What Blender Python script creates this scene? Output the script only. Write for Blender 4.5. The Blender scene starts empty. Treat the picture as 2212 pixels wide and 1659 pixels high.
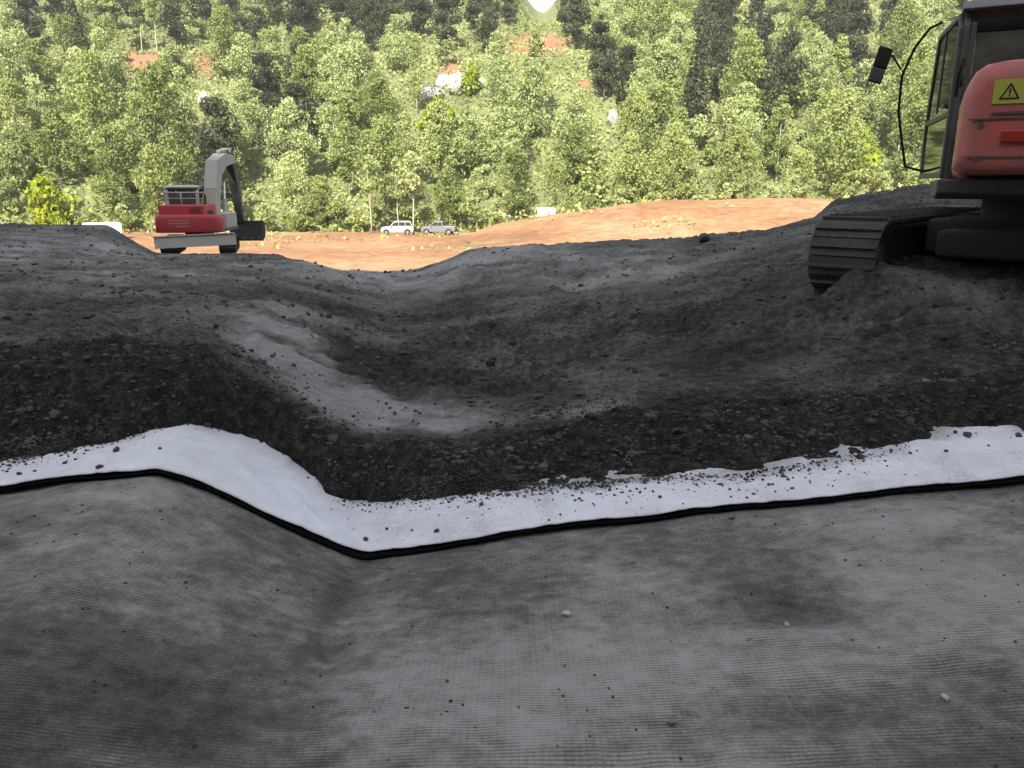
import bpy, bmesh, math, random
import numpy as np
from mathutils import Vector, Matrix
R = math.radians
sc = bpy.context.scene
# ------------------------------------------------------------ camera, sky, sun, exposure
EYE = 1.6
PITCH = 14.5
cam_d = bpy.data.cameras.new('camera'); cam = bpy.data.objects.new('camera', cam_d)
sc.collection.objects.link(cam); sc.camera = cam
cam_d.sensor_width = 36; cam_d.lens = 36*0.751
cam_d.clip_start = 0.05; cam_d.clip_end = 3000
cam.location = (0, 0, EYE); cam.rotation_euler = (R(90-PITCH), 0, 0)
SUN_EL, SUN_AZ = 40.0, 15.0            # sun behind the camera, a little to the left
w = bpy.data.worlds.new("World"); sc.world = w; w.use_nodes = True
nt = w.node_tree
sky = nt.nodes.new('ShaderNodeTexSky'); sky.sky_type = 'NISHITA'; sky.sun_disc = False
sky.sun_elevation = R(SUN_EL); sky.sun_rotation = R(180+SUN_AZ)
sky.air_density = 1.0; sky.dust_density = 1.6; sky.ozone_density = 1.0
bg = nt.nodes['Background']; hs = nt.nodes.new('ShaderNodeHueSaturation'); hs.inputs['Saturation'].default_value = .40   # milky summer sky
nt.links.new(sky.outputs[0], hs.inputs['Color']); nt.links.new(hs.outputs[0], bg.inputs[0]); bg.inputs[1].default_value = 0.11
sd = bpy.data.lights.new('sun', 'SUN'); sd.energy = 5.0; sd.angle = R(0.5); sd.color = (1, .93, .80)
sun = bpy.data.objects.new('sun', sd); sc.collection.objects.link(sun)
tosun = Vector((-math.sin(R(SUN_AZ))*math.cos(R(SUN_EL)), -math.cos(R(SUN_AZ))*math.cos(R(SUN_EL)), math.sin(R(SUN_EL))))
sun.rotation_euler = tosun.to_track_quat('Z', 'Y').to_euler(); sun.location = (0, -20, 60)
sc.view_settings.view_transform = 'Standard'; sc.view_settings.look = 'None'
sc.view_settings.exposure = 1.45; sc.view_settings.gamma = 1
sc.cycles.use_denoising = True
sc.cycles.max_bounces = 6; sc.cycles.transparent_max_bounces = 8; sc.cycles.caustics_reflective = False; sc.cycles.caustics_refractive = False

# ------------------------------------------------------------ pixel helpers (photo shown at 2212 x 1659)
CP, SP = math.cos(R(PITCH)), math.sin(R(PITCH))
F = 1661.0
def ray(u, v):
    a = (u-1106)/F; b = (829.5-v)/F
    return a, CP+b*SP, -SP+b*CP
def at(u, v, Y):
    a, dy, dz = ray(u, v); return Vector((a/dy*Y, Y, EYE+dz/dy*Y))
def vdepth(Y, d):
    ang = math.degrees(math.atan2(d, Y)); return 829.5+F*math.tan(R(ang-PITCH))
def proj(p):
    x, y, z = p[0], p[1], p[2]-EYE
    f = y*CP-z*SP; up = y*SP+z*CP
    return 1106+F*x/f, 829.5-F*up/f

# ------------------------------------------------------------ noise
def _h(ix, iy, seed):
    n = (ix.astype(np.int64)*374761393 + iy.astype(np.int64)*668265263 + seed*974711) & 0x7fffffff
    n = ((n ^ (n >> 13))*1274126177) & 0x7fffffff
    n = (n ^ (n >> 16)) & 0xffff
    return n/65535.0
def vnoise(x, y, seed=0):
    ix = np.floor(x); iy = np.floor(y); fx = x-ix; fy = y-iy
    fx = fx*fx*(3-2*fx); fy = fy*fy*(3-2*fy)
    a = _h(ix, iy, seed); b = _h(ix+1, iy, seed); c = _h(ix, iy+1, seed); d = _h(ix+1, iy+1, seed)
    return (a*(1-fx)+b*fx)*(1-fy)+(c*(1-fx)+d*fx)*fy - .5
def fbm(x, y, scale, octv=3, seed=0, gain=.5):
    s = 0; amp = 1.0; f = 1.0/scale
    for i in range(octv):
        s = s+amp*vnoise(x*f+17.3*i+seed, y*f-9.1*i+seed*2, seed+i); amp *= gain; f *= 2.03
    return s
def sstep(t):
    t = np.clip(t, 0, 1); return t*t*(3-2*t)

# ------------------------------------------------------------ surfaces given by cross profiles
WN = 1601; WMAX = 1.9; wg = np.linspace(-WMAX, WMAX, WN)
class Surf:
    """height field from cross profiles; w = X/(Y+6)"""
    def __init__(s, rows, tn=500, blur=(5, 3)):
        Ys = np.array([r[0] for r in rows]); zs = []
        for Y, pts in rows:
            X = np.array([p[0] for p in pts]); Z = np.array([p[1] for p in pts])
            zs.append(np.interp(wg*(Y+6), X, Z))
        zs = np.array(zs); t = np.log(Ys+6)
        s.t0, s.t1 = t[0], t[-1]; s.tn = tn
        tg = np.linspace(s.t0, s.t1, tn)
        j = np.clip(np.searchsorted(t, tg)-1, 0, len(t)-2); f = (tg-t[j])/(t[j+1]-t[j])
        g = zs[j]*(1-f)[:, None]+zs[j+1]*f[:, None]
        for ax, r in ((1, blur[0]), (0, blur[1])):
            k = np.exp(-np.linspace(-2, 2, 2*r+1)**2); k /= k.sum()
            pad = [(0, 0), (0, 0)]; pad[ax] = (r, r)
            gp = np.pad(g, pad, mode='edge'); out = np.zeros_like(g)
            for q in range(2*r+1):
                out += k[q]*(gp[:, q:q+g.shape[1]] if ax == 1 else gp[q:q+g.shape[0]])
            g = out
        s.g = g
    def __call__(s, X, Y):
        X = np.asarray(X, float); Y = np.asarray(Y, float)
        t = (np.log(np.maximum(Y+6, .2))-s.t0)/(s.t1-s.t0)*(s.tn-1); t = np.clip(t, 0, s.tn-1.001)
        q = (X/(Y+6)+WMAX)/(2*WMAX)*(WN-1); q = np.clip(q, 0, WN-1.001)
        ti = t.astype(int); qi = q.astype(int); ft = t-ti; fq = q-qi; g = s.g
        return (g[ti, qi]*(1-fq)+g[ti, qi+1]*fq)*(1-ft)+(g[ti+1, qi]*(1-fq)+g[ti+1, qi+1]*fq)*ft
def prow(Y, lst):               # (u, v) pixels met at distance Y
    o = []
    for u, v in lst:
        p = at(u, v, Y); o.append((p.x, p.z))
    return (Y, o)
def drow(Y, lst):               # (u, depth below eye)
    o = []
    for u, d in lst:
        p = at(u, vdepth(Y, d), Y); o.append((p.x, p.z))
    return (Y, o)
r4 = prow(4.0, [(-500, 1120), (-200, 1085), (0, 1055), (170, 1026), (340, 1008), (500, 1066), (650, 1132), (780, 1190), (800, 1191), (900, 1177), (1106, 1150), (1500, 1100), (1900, 1053), (2212, 1026), (2600, 1005), (3000, 1000)])
r4 = (4.0, [(x, z-.048) for x, z in r4[1]])
def shift(row, Y, dx, k=1, dz=0): return (Y, [(x+dx, z*k+dz) for x, z in row[1]])
BASE = Surf([shift(r4, -5, .1, .15, -.15), shift(r4, 0, .05, .2, -.14), shift(r4, 2.2, .0, .28, -.12), shift(r4, 3.3, .0, .74, -.045), r4, shift(r4, 5, -.25, 1, -.02), shift(r4, 7, -.4, 1, -.05), shift(r4, 30, -.4, .2, -1.5)], blur=(3, 3))
TOP = Surf([
    shift(r4, 3.0, 0, 1, .25),
    prow(5.35, [(-300, 775), (0, 760), (200, 746), (430, 743), (560, 822), (700, 890), (800, 925), (1100, 925), (1500, 865), (1800, 845), (2212, 790), (2600, 770)]),
    drow(6.5, [(-300, 1.15), (300, 1.14), (470, 1.20), (840, 1.73), (1106, 1.66), (1500, 1.48), (1800, 1.26), (1880, 1.04), (2212, .96), (2600, .95)]),
    drow(7.6, [(-300, 1.2), (300, 1.2), (520, 1.27), (850, 1.80), (1106, 1.70), (1500, 1.47), (1700, 1.22), (1780, .92), (1860, .74), (2212, .72), (2600, .72)]),
    drow(9.0, [(-300, 1.28), (300, 1.28), (580, 1.4), (850, 1.86), (1106, 1.74), (1500, 1.47), (1690, 1.15), (1790, .86), (1950, .72), (2212, .72), (2600, .72)]),
    prow(14., [(-300, 590), (0, 585), (300, 590), (630, 600), (840, 655), (1106, 610), (1500, 570), (1750, 520), (1900, 495), (2212, 480), (2600, 470)]),
    prow(20., [(-300, 522), (0, 522), (300, 560), (650, 563), (720, 583), (740, 587), (900, 585), (960, 565), (1020, 534), (1100, 530), (1300, 522), (1500, 515), (1650, 497), (1760, 468), (1800, 430), (1985, 396), (2212, 392), (2600, 390)]),
    prow(27., [(-300, 484), (0, 484), (235, 485), (300, 528), (340, 552), (600, 553), (690, 585), (740, 610), (900, 610), (1020, 580), (1300, 570), (1500, 560), (1760, 520), (1985, 470), (2600, 450)]),
    prow(31., [(-300, 505), (0, 504), (200, 506), (290, 535), (340, 549), (600, 550), (680, 590), (740, 625), (1500, 610), (2600, 560)]),
    prow(34., [(-300, 520), (0, 520), (200, 530), (290, 550), (340, 553), (610, 555), (690, 600), (760, 640), (1500, 620), (2600, 560)]),
    drow(40., [(-300, 5.0), (2600, 5.2)]),
    drow(58., [(-300, 6.9), (2600, 6.9)]),
    drow(66., [(-300, 7.2), (2600, 7.2)]),
], tn=900, blur=(4, 3))
FAR = Surf([
    drow(45., [(-600, 6.6), (2800, 6.6)]),
    drow(66., [(-600, 6.5), (2800, 6.5)]),
    drow(82., [(-600, 6.4), (1000, 6.5), (1150, 6.35), (1500, 5.9), (1800, 5.6), (2800, 5.6)]),
    prow(96., [(-600, 517), (300, 517), (980, 516), (1060, 508), (1300, 487), (1450, 472), (1800, 468), (2800, 468)]),
    prow(110., [(-600, 503), (300, 503), (700, 505), (1020, 505), (1075, 484), (1200, 461), (1330, 447), (1450, 431), (1600, 428), (1780, 427), (2000, 424), (2800, 424)]),
    prow(118., [(-600, 492), (330, 496), (700, 501), (1020, 501), (1080, 486), (1200, 466), (1450, 436), (1780, 432), (2800, 430)]),
    prow(150., [(-600, 480), (700, 480), (2800, 480)]),
], tn=300, blur=(3, 2))
def HILL(X, Y):
    X = np.asarray(X, float); Y = np.asarray(Y, float)
    dip = 11*np.exp(-((X-9.5)/7.0)**2)
    h = -6.0+np.clip(Y-117, 0, 140)*.50*(1+.05*np.sin(X/37.))
    h = h+sstep((Y-112)/40)*3.0*fbm(X, Y, 34, 3, 5)
    h = h-dip*sstep((Y-205)/30)-np.clip(Y-262, 0, 400)*.1
    return h
def hit(S, u, v, lo=3.0, hi=9.0):
    a, dy, dz = ray(u, v); ys = np.linspace(lo, hi, 1500)
    z = EYE+dz/dy*ys; g = S(a/dy*ys, ys); k = np.argmax(g >= z)
    if not (g >= z).any(): k = len(ys)-1
    return a/dy*ys[k], ys[k]
toe_px = [(-250, 1045), (0, 988), (120, 970), (230, 945), (330, 920), (400, 908), (450, 905), (500, 915), (560, 935), (620, 965), (680, 1010), (712, 1050), (745, 1068), (830, 1070), (960, 1062), (1060, 1055), (1180, 1045), (1300, 1040), (1420, 1032), (1500, 1028), (1580, 1030), (1650, 1018), (1740, 1005), (1850, 990), (1930, 975), (1965, 945), (2050, 925), (2110, 915), (2212, 928), (2400, 920)]
tp = sorted(hit(lambda x_, y_: BASE(x_, y_)+.062, u, v) for u, v in toe_px); toeX = np.array([p[0] for p in tp]); toeY = np.array([p[1] for p in tp])
crest_px = [(-300, 775), (0, 760), (200, 746), (430, 743), (560, 822), (700, 890), (800, 925), (1100, 925), (1500, 865), (1800, 845), (2212, 790), (2500, 775)]
cX = np.array([at(u, v, 5.35).x for u, v in crest_px])
def ytoe(X): return np.interp(X, toeX, toeY)
def ycrest(X): return 5.35+.12*np.sin(X*1.3)-.05
def yedge(X): return 4.0+.02*np.sin(X*2.1+.5)+.012*np.sin(X*6.3)
# bank grooves left by bucket teeth, as (pixels) laid on the top surface
groove_px = [[(640, 742), (680, 762), (730, 780), (790, 792)], [(655, 762), (700, 788), (745, 805), (800, 815)],
             [(600, 655), (640, 672), (690, 700)], [(650, 690), (700, 715), (760, 735)], [(700, 660), (745, 690), (800, 700), (850, 722)],
              [(1050, 812), (1150, 795), (1250, 780)], [(1300, 690), (1400, 675), (1500, 668)], [(1890, 690), (1980, 668), (2060, 655)], [(1880, 720), (1960, 700), (2080, 690)]]
grooves = [[hit(TOP, u, v, 5.55, 20) for u, v in g] for g in groove_px]
bank = [hit(TOP, u, v, 5.45, 24) for u, v in ((560, 690), (600, 740), (680, 810), (760, 865), (850, 900), (960, 905))]
def segdist(X, Y, pts):
    d = np.full(X.shape, 1e9)
    for (x0, y0), (x1, y1) in zip(pts[:-1], pts[1:]):
        dx, dy = x1-x0, y1-y0; L = dx*dx+dy*dy+1e-9
        t = np.clip(((X-x0)*dx+(Y-y0)*dy)/L, 0, 1)
        d = np.minimum(d, np.hypot(X-x0-t*dx, Y-y0-t*dy))
    return d
lane_px = [[(1450, 835), (1230, 740), (1130, 660), (1085, 600), (1065, 560)], [(1640, 800), (1500, 700), (1400, 620), (1330, 560)], [(150, 720), (330, 640), (420, 590), (450, 560)]]
lanes = [[hit(TOP, u, v, 5.6, 30) for u, v in g] for g in lane_px]
def seg_s(X, Y, pts):
    d = np.full(X.shape, 1e9); S = np.zeros(X.shape); D = np.zeros(X.shape); acc = 0
    for (x0, y0), (x1, y1) in zip(pts[:-1], pts[1:]):
        dx, dy = x1-x0, y1-y0; L = math.hypot(dx, dy)+1e-9
        t = np.clip(((X-x0)*dx+(Y-y0)*dy)/L/L, 0, 1); dd = np.hypot(X-x0-t*dx, Y-y0-t*dy); sg = ((X-x0)*dy-(Y-y0)*dx)/L
        k = dd < d; d = np.where(k, dd, d); S = np.where(k, acc+t*L, S); D = np.where(k, np.sign(sg)*dd, D); acc += L
    return d, S, D
def ground_z(X, Y, detail=True):
    X = np.asarray(X, float); Y = np.asarray(Y, float)
    b = BASE(X, Y)-.035; tz = TOP(X, Y)
    jag = .05*fbm(X, Y*0+3, .35, 3, 11)+.05*fbm(X, Y, .12, 2, 12)
    m = np.clip((Y-ytoe(X)+.16+jag)/np.maximum(ycrest(X)-ytoe(X)+.05, .2), 0, 1)
    m = 1-(1-m)**1.9
    m = m*np.where(m < .5, 1, 1)
    z = b+(tz-b)*m
    if detail:
        far = np.clip(1-(Y-36)/15, 0, 1)
        n = .05*fbm(X, Y, 1.1, 3, 1)*sstep((Y-5)/2)+.10*fbm(X, Y, 3.5, 2, 2)*sstep((Y-7)/5)
        face = sstep(m*6)
        lump = .075*fbm(X, Y, .24, 4, 3, .66)
        rough = .35+.9*sstep(fbm(X, Y, 1.9, 2, 8)*2.2+.5)
        # tracked-in ruts running roughly across the fill
        rut = np.sin((X*.25+Y)*7.5+2.5*fbm(X, Y, 2.0, 2, 21))*.012*sstep((Y-5.8)/1.5)*sstep(fbm(X, Y, 3, 1, 33)*3+.5)
        z = z+(n+lump*np.where(m < 1, 1.25, rough)*(1-.75*np.exp(-(segdist(X, Y, bank)/.45)**2))+rut)*face*far
        z = z+.25*np.exp(-((X-3.05)/1.0)**2-((Y-6.95)/.38)**2)*(1+.9*fbm(X, Y, .35, 3, 207))
        for g in lanes:
            for off in (-1.05, 1.05):
                d, sl, sd_ = seg_s(X, Y, g); q = sd_-off; inl = np.exp(-(np.abs(q)/.27)**6)
                z = z-(.035-.020*np.sin(sl*2*math.pi/.21))*inl*(.55+.9*fbm(X, Y, .9, 2, 205))*sstep((Y-5.9)/.5)+.03*np.exp(-((np.abs(q)-.34)/.06)**2)*sstep((Y-5.9)/.5)
        for k, g in enumerate(grooves):
            d = segdist(X, Y, g); wd = .055 if k < 3 else .06
            z = z-.10*np.exp(-(d/wd)**2)+.02*np.exp(-((d-wd*2.2)/wd)**2)
    return z

# ------------------------------------------------------------ mesh + material helpers
def link(o, parent=None):
    sc.collection.objects.link(o)
    if parent is not None: o.parent = parent
    return o
def tag(o, label=None, cat=None, group=None, kind=None):
    if label: o['label'] = label
    if cat: o['category'] = cat
    if group: o['group'] = group
    if kind: o['kind'] = kind
    return o
def npmesh(name, V, Fc, mat, smooth=True, attr=None):
    me = bpy.data.meshes.new(name); V = np.asarray(V, np.float32); Fc = np.asarray(Fc, np.int32)
    n = Fc.shape[1]
    me.vertices.add(len(V)); me.vertices.foreach_set('co', V.ravel())
    me.loops.add(Fc.size); me.loops.foreach_set('vertex_index', Fc.ravel())
    me.polygons.add(len(Fc)); me.polygons.foreach_set('loop_start', np.arange(0, Fc.size, n, dtype=np.int32))
    try: me.polygons.foreach_set('loop_total', np.full(len(Fc), n, np.int32))
    except Exception: pass
    me.update(calc_edges=True); me.validate()
    me.polygons.foreach_set('use_smooth', np.full(len(me.polygons), smooth))
    for k, a in (attr or {}).items():
        at_ = me.attributes.new(k, 'FLOAT', 'POINT'); at_.data.foreach_set('value', np.asarray(a, np.float32).ravel())
    me.materials.append(mat); return me
def gridmesh(name, X, Y, Z, mat, attr=None):
    ny, nx = X.shape; V = np.stack([X, Y, Z], -1).reshape(-1, 3)
    i = np.arange(ny*nx).reshape(ny, nx)
    Fc = np.stack([i[:-1, :-1], i[:-1, 1:], i[1:, 1:], i[1:, :-1]], -1).reshape(-1, 4)
    return npmesh(name, V, Fc, mat, True, attr)

class MB:
    def __init__(s): s.v = []; s.f = []
    def add(s, vs, fs):
        o = len(s.v); s.v += [tuple(v) for v in vs]; s.f += [tuple(i+o for i in f) for f in fs]; return s
    def box(s, c, d, rot=None):
        hx, hy, hz = d[0]/2, d[1]/2, d[2]/2
        vs = [Vector((x, y, z)) for x in (-hx, hx) for y in (-hy, hy) for z in (-hz, hz)]
        if rot is not None: vs = [rot @ v for v in vs]
        vs = [v+Vector(c) for v in vs]
        return s.add(vs, [(0, 1, 3, 2), (4, 6, 7, 5), (0, 4, 5, 1), (2, 3, 7, 6), (0, 2, 6, 4), (1, 5, 7, 3)])
    def prism(s, prof, x0, x1):            # profile in (y, z), extruded along x
        n = len(prof); vs = [(x0, y, z) for y, z in prof]+[(x1, y, z) for y, z in prof]
        return s.add(vs, [tuple(range(n))[::-1], tuple(range(n, 2*n))]+[(i, (i+1) % n, n+(i+1) % n, n+i) for i in range(n)])
    def ring(s, outer, inner, x0, x1):     # frame between two profiles with the same count
        n = len(outer); vs = []
        for x in (x0, x1):
            vs += [(x, y, z) for y, z in outer]; vs += [(x, y, z) for y, z in inner]
        fs = []
        for i in range(n):
            j = (i+1) % n
            fs += [(i, n+i, n+j, j), (2*n+i, 2*n+j, 3*n+j, 3*n+i), (i, j, 2*n+j, 2*n+i), (n+i, 3*n+i, 3*n+j, n+j)]
        return s.add(vs, fs)
    def tube(s, path, r, n=8):
        P = [Vector(p) for p in path]; vs = []; fs = []
        rr = r if isinstance(r, (list, tuple)) else [r]*len(P)
        up = Vector((.13, .21, 1)).normalized()
        for i, p in enumerate(P):
            t = (P[min(i+1, len(P)-1)]-P[max(i-1, 0)]).normalized()
            a = t.cross(up)
            if a.length < .05: a = t.cross(Vector((1, 0, 0)))
            a.normalize(); b = t.cross(a)
            vs += [p+(a*math.cos(2*math.pi*k/n)+b*math.sin(2*math.pi*k/n))*rr[i] for k in range(n)]
        for i in range(len(P)-1):
            for k in range(n):
                fs.append((i*n+k, i*n+(k+1) % n, (i+1)*n+(k+1) % n, (i+1)*n+k))
        fs.append(tuple(range(n))[::-1]); fs.append(tuple((len(P)-1)*n+k for k in range(n)))
        return s.add(vs, fs)
    def cyl(s, c, axis, r, h, n=24):
        c = Vector(c); a = Vector(axis).normalized(); return s.tube([c-a*h/2, c+a*h/2], r, n)
    def xf(s, M):
        s.v = [tuple(M @ Vector(v)) for v in s.v]; return s
    def build(s, name, mat, parent=None, bevel=0, smooth=False, seg=2, label=None):
        me = bpy.data.meshes.new(name); me.from_pydata(s.v, [], s.f)
        bm = bmesh.new(); bm.from_mesh(me); bmesh.ops.recalc_face_normals(bm, faces=bm.faces); bm.to_mesh(me); bm.free()
        me.materials.append(mat); o = bpy.data.objects.new(name, me); link(o, parent)
        if smooth: me.polygons.foreach_set('use_smooth', [True]*len(me.polygons))
        if bevel:
            b = o.modifiers.new('bevel', 'BEVEL'); b.width = bevel; b.segments = seg; b.limit_method = 'ANGLE'; b.angle_limit = R(35)
            me.polygons.foreach_set('use_smooth', [True]*len(me.polygons))
            e = o.modifiers.new('wn', 'WEIGHTED_NORMAL')
        if label: o['label'] = label
        return o

def newmat(name):
    m = bpy.data.materials.new(name); m.use_nodes = True; n = m.node_tree
    return m, n, n.nodes['Principled BSDF']
def N(n, t, **kw):
    o = n.nodes.new('ShaderNode'+t)
    for k, v in kw.items():
        if isinstance(k, str) and hasattr(o, k): setattr(o, k, v)
    return o
def noise_node(n, coord, scale, detail=4, rough=.6, vec_scale=None):
    t = n.nodes.new('ShaderNodeTexNoise'); t.inputs['Scale'].default_value = scale; t.inputs['Detail'].default_value = detail; t.inputs['Roughness'].default_value = rough
    if vec_scale:
        mp = n.nodes.new('ShaderNodeMapping'); mp.inputs['Scale'].default_value = vec_scale; n.links.new(coord, mp.inputs[0]); coord = mp.outputs[0]
    n.links.new(coord, t.inputs['Vector']); return t.outputs['Fac']
def ramp(n, fac, stops):
    r = n.nodes.new('ShaderNodeValToRGB'); e = r.color_ramp.elements
    while len(e) < len(stops): e.new(.5)
    for q, (p, c) in zip(e, stops): q.position = p; q.color = (*c, 1) if len(c) == 3 else c
    n.links.new(fac, r.inputs[0]); return r.outputs[0]
def mix(n, fac, a, b, mode='MIX'):
    m = n.nodes.new('ShaderNodeMix'); m.data_type = 'RGBA'; m.blend_type = mode
    for i, x in ((0, fac), (6, a), (7, b)):
        if hasattr(x, 'is_linked') or hasattr(x, 'links'): n.links.new(x, m.inputs[i])
        else: m.inputs[i].default_value = x if i == 0 else (*x, 1)
    return m.outputs[2]
def mth(n, op, a, b=None, clamp=False):
    m = n.nodes.new('ShaderNodeMath'); m.operation = op; m.use_clamp = clamp
    for i, x in ((0, a), (1, b)):
        if x is None: continue
        if hasattr(x, 'links'): n.links.new(x, m.inputs[i])
        else: m.inputs[i].default_value = x
    return m.outputs[0]
def bump(n, bs, h, strength=.5, dist=.02, prev=None):
    b = n.nodes.new('ShaderNodeBump'); b.inputs['Strength'].default_value = strength; b.inputs['Distance'].default_value = dist
    n.links.new(h, b.inputs['Height'])
    if prev is not None: n.links.new(prev, b.inputs['Normal'])
    n.links.new(b.outputs[0], bs.inputs['Normal']); return b.outputs[0]
def gc(v): return (v, v, v)
def paint(name, col, rough=.4, dirt=.35, dcol=(.13, .12, .11), metal=0.0, dscale=3.0):
    m, n, bs = newmat(name); tc = n.nodes.new('ShaderNodeTexCoord').outputs['Object']
    f = noise_node(n, tc, dscale, 6, .65); f2 = noise_node(n, tc, dscale*9, 3, .6)
    k = mth(n, 'MULTIPLY', mth(n, 'ADD', mth(n, 'MULTIPLY', f, 1.4), mth(n, 'MULTIPLY', f2, .6)), 1.0)
    k = ramp(n, k, [(.75, gc(0)), (1.25 if False else 1.0, gc(1))])
    k = mth(n, 'MULTIPLY', mth(n, 'ADD', k, .25), dirt, True)
    c = mix(n, k, col, dcol); n.links.new(c, bs.inputs['Base Color'])
    n.links.new(mth(n, 'ADD', mth(n, 'MULTIPLY', k, .5), rough, True), bs.inputs['Roughness']); bs.inputs['Metallic'].default_value = metal
    bump(n, bs, f2, .15, .01); return m
def plain(name, col, rough=.5, metal=0.0):
    m, n, bs = newmat(name); tc = n.nodes.new('ShaderNodeTexCoord').outputs['Object']
    f = noise_node(n, tc, 12, 3); c = mix(n, f, tuple(x*.8 for x in col), tuple(min(1, x*1.2) for x in col))
    n.links.new(c, bs.inputs['Base Color']); bs.inputs['Roughness'].default_value = rough; bs.inputs['Metallic'].default_value = metal; return m
def glassm(name, tint=(.6, .65, .65), alpha=.45):
    m, n, bs = newmat(name); out = n.nodes['Material Output']; n.nodes.remove(bs)
    t = n.nodes.new('ShaderNodeBsdfTransparent'); t.inputs[0].default_value = (*tint, 1)
    g = n.nodes.new('ShaderNodeBsdfGlossy'); g.inputs['Roughness'].default_value = .04; g.inputs[0].default_value = (.9, .9, .9, 1)
    d = n.nodes.new('ShaderNodeBsdfDiffuse'); tc = n.nodes.new('ShaderNodeTexCoord').outputs['Object']
    n.links.new(ramp(n, noise_node(n, tc, 6, 4), [(.3, gc(.10)), (.8, gc(.22))]), d.inputs[0])
    fr = n.nodes.new('ShaderNodeFresnel'); fr.inputs[0].default_value = 1.5
    a = n.nodes.new('ShaderNodeMixShader'); b = n.nodes.new('ShaderNodeMixShader'); a.inputs[0].default_value = alpha
    n.links.new(t.outputs[0], a.inputs[1]); n.links.new(d.outputs[0], a.inputs[2])
    n.links.new(fr.outputs[0], b.inputs[0]); n.links.new(a.outputs[0], b.inputs[1]); n.links.new(g.outputs[0], b.inputs[2]); n.links.new(b.outputs[0], out.inputs[0]); return m

# soil: dark mask = freshly dumped moist soil plus shade painted in grooves and under the excavator, 'dry' = pale dry patch
m_soil, n, bs = newmat('soil'); tc = n.nodes.new('ShaderNodeTexCoord').outputs['Object']
aw = n.nodes.new('ShaderNodeAttribute'); aw.attribute_name = 'wet'; ad = n.nodes.new('ShaderNodeAttribute'); ad.attribute_name = 'dry'
f1 = noise_node(n, tc, .9, 6, .62); f2 = noise_node(n, tc, 14, 6, .7); f3 = noise_node(n, tc, 55, 3, .7)
s = mth(n, 'ADD', mth(n, 'ADD', mth(n, 'MULTIPLY', f1, .6), mth(n, 'MULTIPLY', f2, .55)), mth(n, 'MULTIPLY', f3, .15))
c = ramp(n, s, [(.52, (.026, .0250, .0236)), (.64, (.094, .090, .085)), (.78, (.24, .234, .222))])
damp_shade = ramp(n, mth(n, 'ADD', mth(n, 'MULTIPLY', f2, .7), mth(n, 'MULTIPLY', f3, .35)), [(.42, (.013, .0125, .012)), (.56, (.042, .040, .037)), (.70, (.13, .125, .116))])
dryc = ramp(n, mth(n, 'ADD', mth(n, 'MULTIPLY', f2, .5), mth(n, 'MULTIPLY', f1, .5)), [(.35, (.22, .216, .208)), (.65, (.52, .51, .495))])
c = mix(n, ad.outputs['Fac'], c, dryc); c = mix(n, aw.outputs['Fac'], c, damp_shade)
n.links.new(c, bs.inputs['Base Color']); bs.inputs['Roughness'].default_value = .95; bs.inputs['Specular IOR Level'].default_value = .2
b1 = bump(n, bs, f2, 1.0, .09); bump(n, bs, f3, 1.0, .022, b1)
# geogrid
m_grid, n, bs = newmat('geogrid'); tc = n.nodes.new('ShaderNodeTexCoord').outputs['Object']
sep = n.nodes.new('ShaderNodeSeparateXYZ'); n.links.new(tc, sep.inputs[0])
wv = noise_node(n, tc, 2.2, 3)
def lines(coord, freq, warp, sharp):
    p = mth(n, 'ADD', mth(n, 'MULTIPLY', coord, freq*2*math.pi), mth(n, 'MULTIPLY', wv, warp))
    q = mth(n, 'ADD', mth(n, 'MULTIPLY', mth(n, 'SINE', p), .5), .5); return mth(n, 'POWER', q, sharp)
ly = lines(sep.outputs[1], 64, 5, 1.2); lx = lines(sep.outputs[0], 40, 5, 2.5)
strand = mth(n, 'MULTIPLY', mth(n, 'MAXIMUM', ly, mth(n, 'MULTIPLY', lx, .5)), ramp(n, noise_node(n, tc, 5, 5, .75), [(.36, gc(.25)), (.62, gc(1.0))]))
d1 = noise_node(n, tc, .75, 6, .6, (1, 1.1, 1)); d2 = noise_node(n, tc, 8, 8, .78, (1, 1.5, 1)); d3 = noise_node(n, tc, 120, 2, .6)
dust = mth(n, 'ADD', mth(n, 'ADD', mth(n, 'MULTIPLY', d1, .6), mth(n, 'MULTIPLY', d2, .5)), mth(n, 'MULTIPLY', d3, .10))
ag = n.nodes.new('ShaderNodeAttribute'); ag.attribute_name = 'dust'
dust = mth(n, 'ADD', dust, ag.outputs['Fac'])
cd = ramp(n, dust, [(.43, (.042, .0405, .038)), (.545, (.110, .107, .100)), (.70, (.29, .283, .268))])
cs = ramp(n, dust, [(.40, (.018, .018, .018)), (.60, (.058, .056, .053)), (.80, (.15, .146, .138))])
c = mix(n, strand, cd, cs); sp = ramp(n, d3, [(.62, gc(0)), (.75, gc(1))]); c = mix(n, mth(n, 'MULTIPLY', sp, .35), c, (.24, .235, .22))
n.links.new(c, bs.inputs['Base Color']); bs.inputs['Roughness'].default_value = .85; bs.inputs['Specular IOR Level'].default_value = .25
b1 = bump(n, bs, strand, .5, .003); bump(n, bs, d2, .6, .012, b1)
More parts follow.
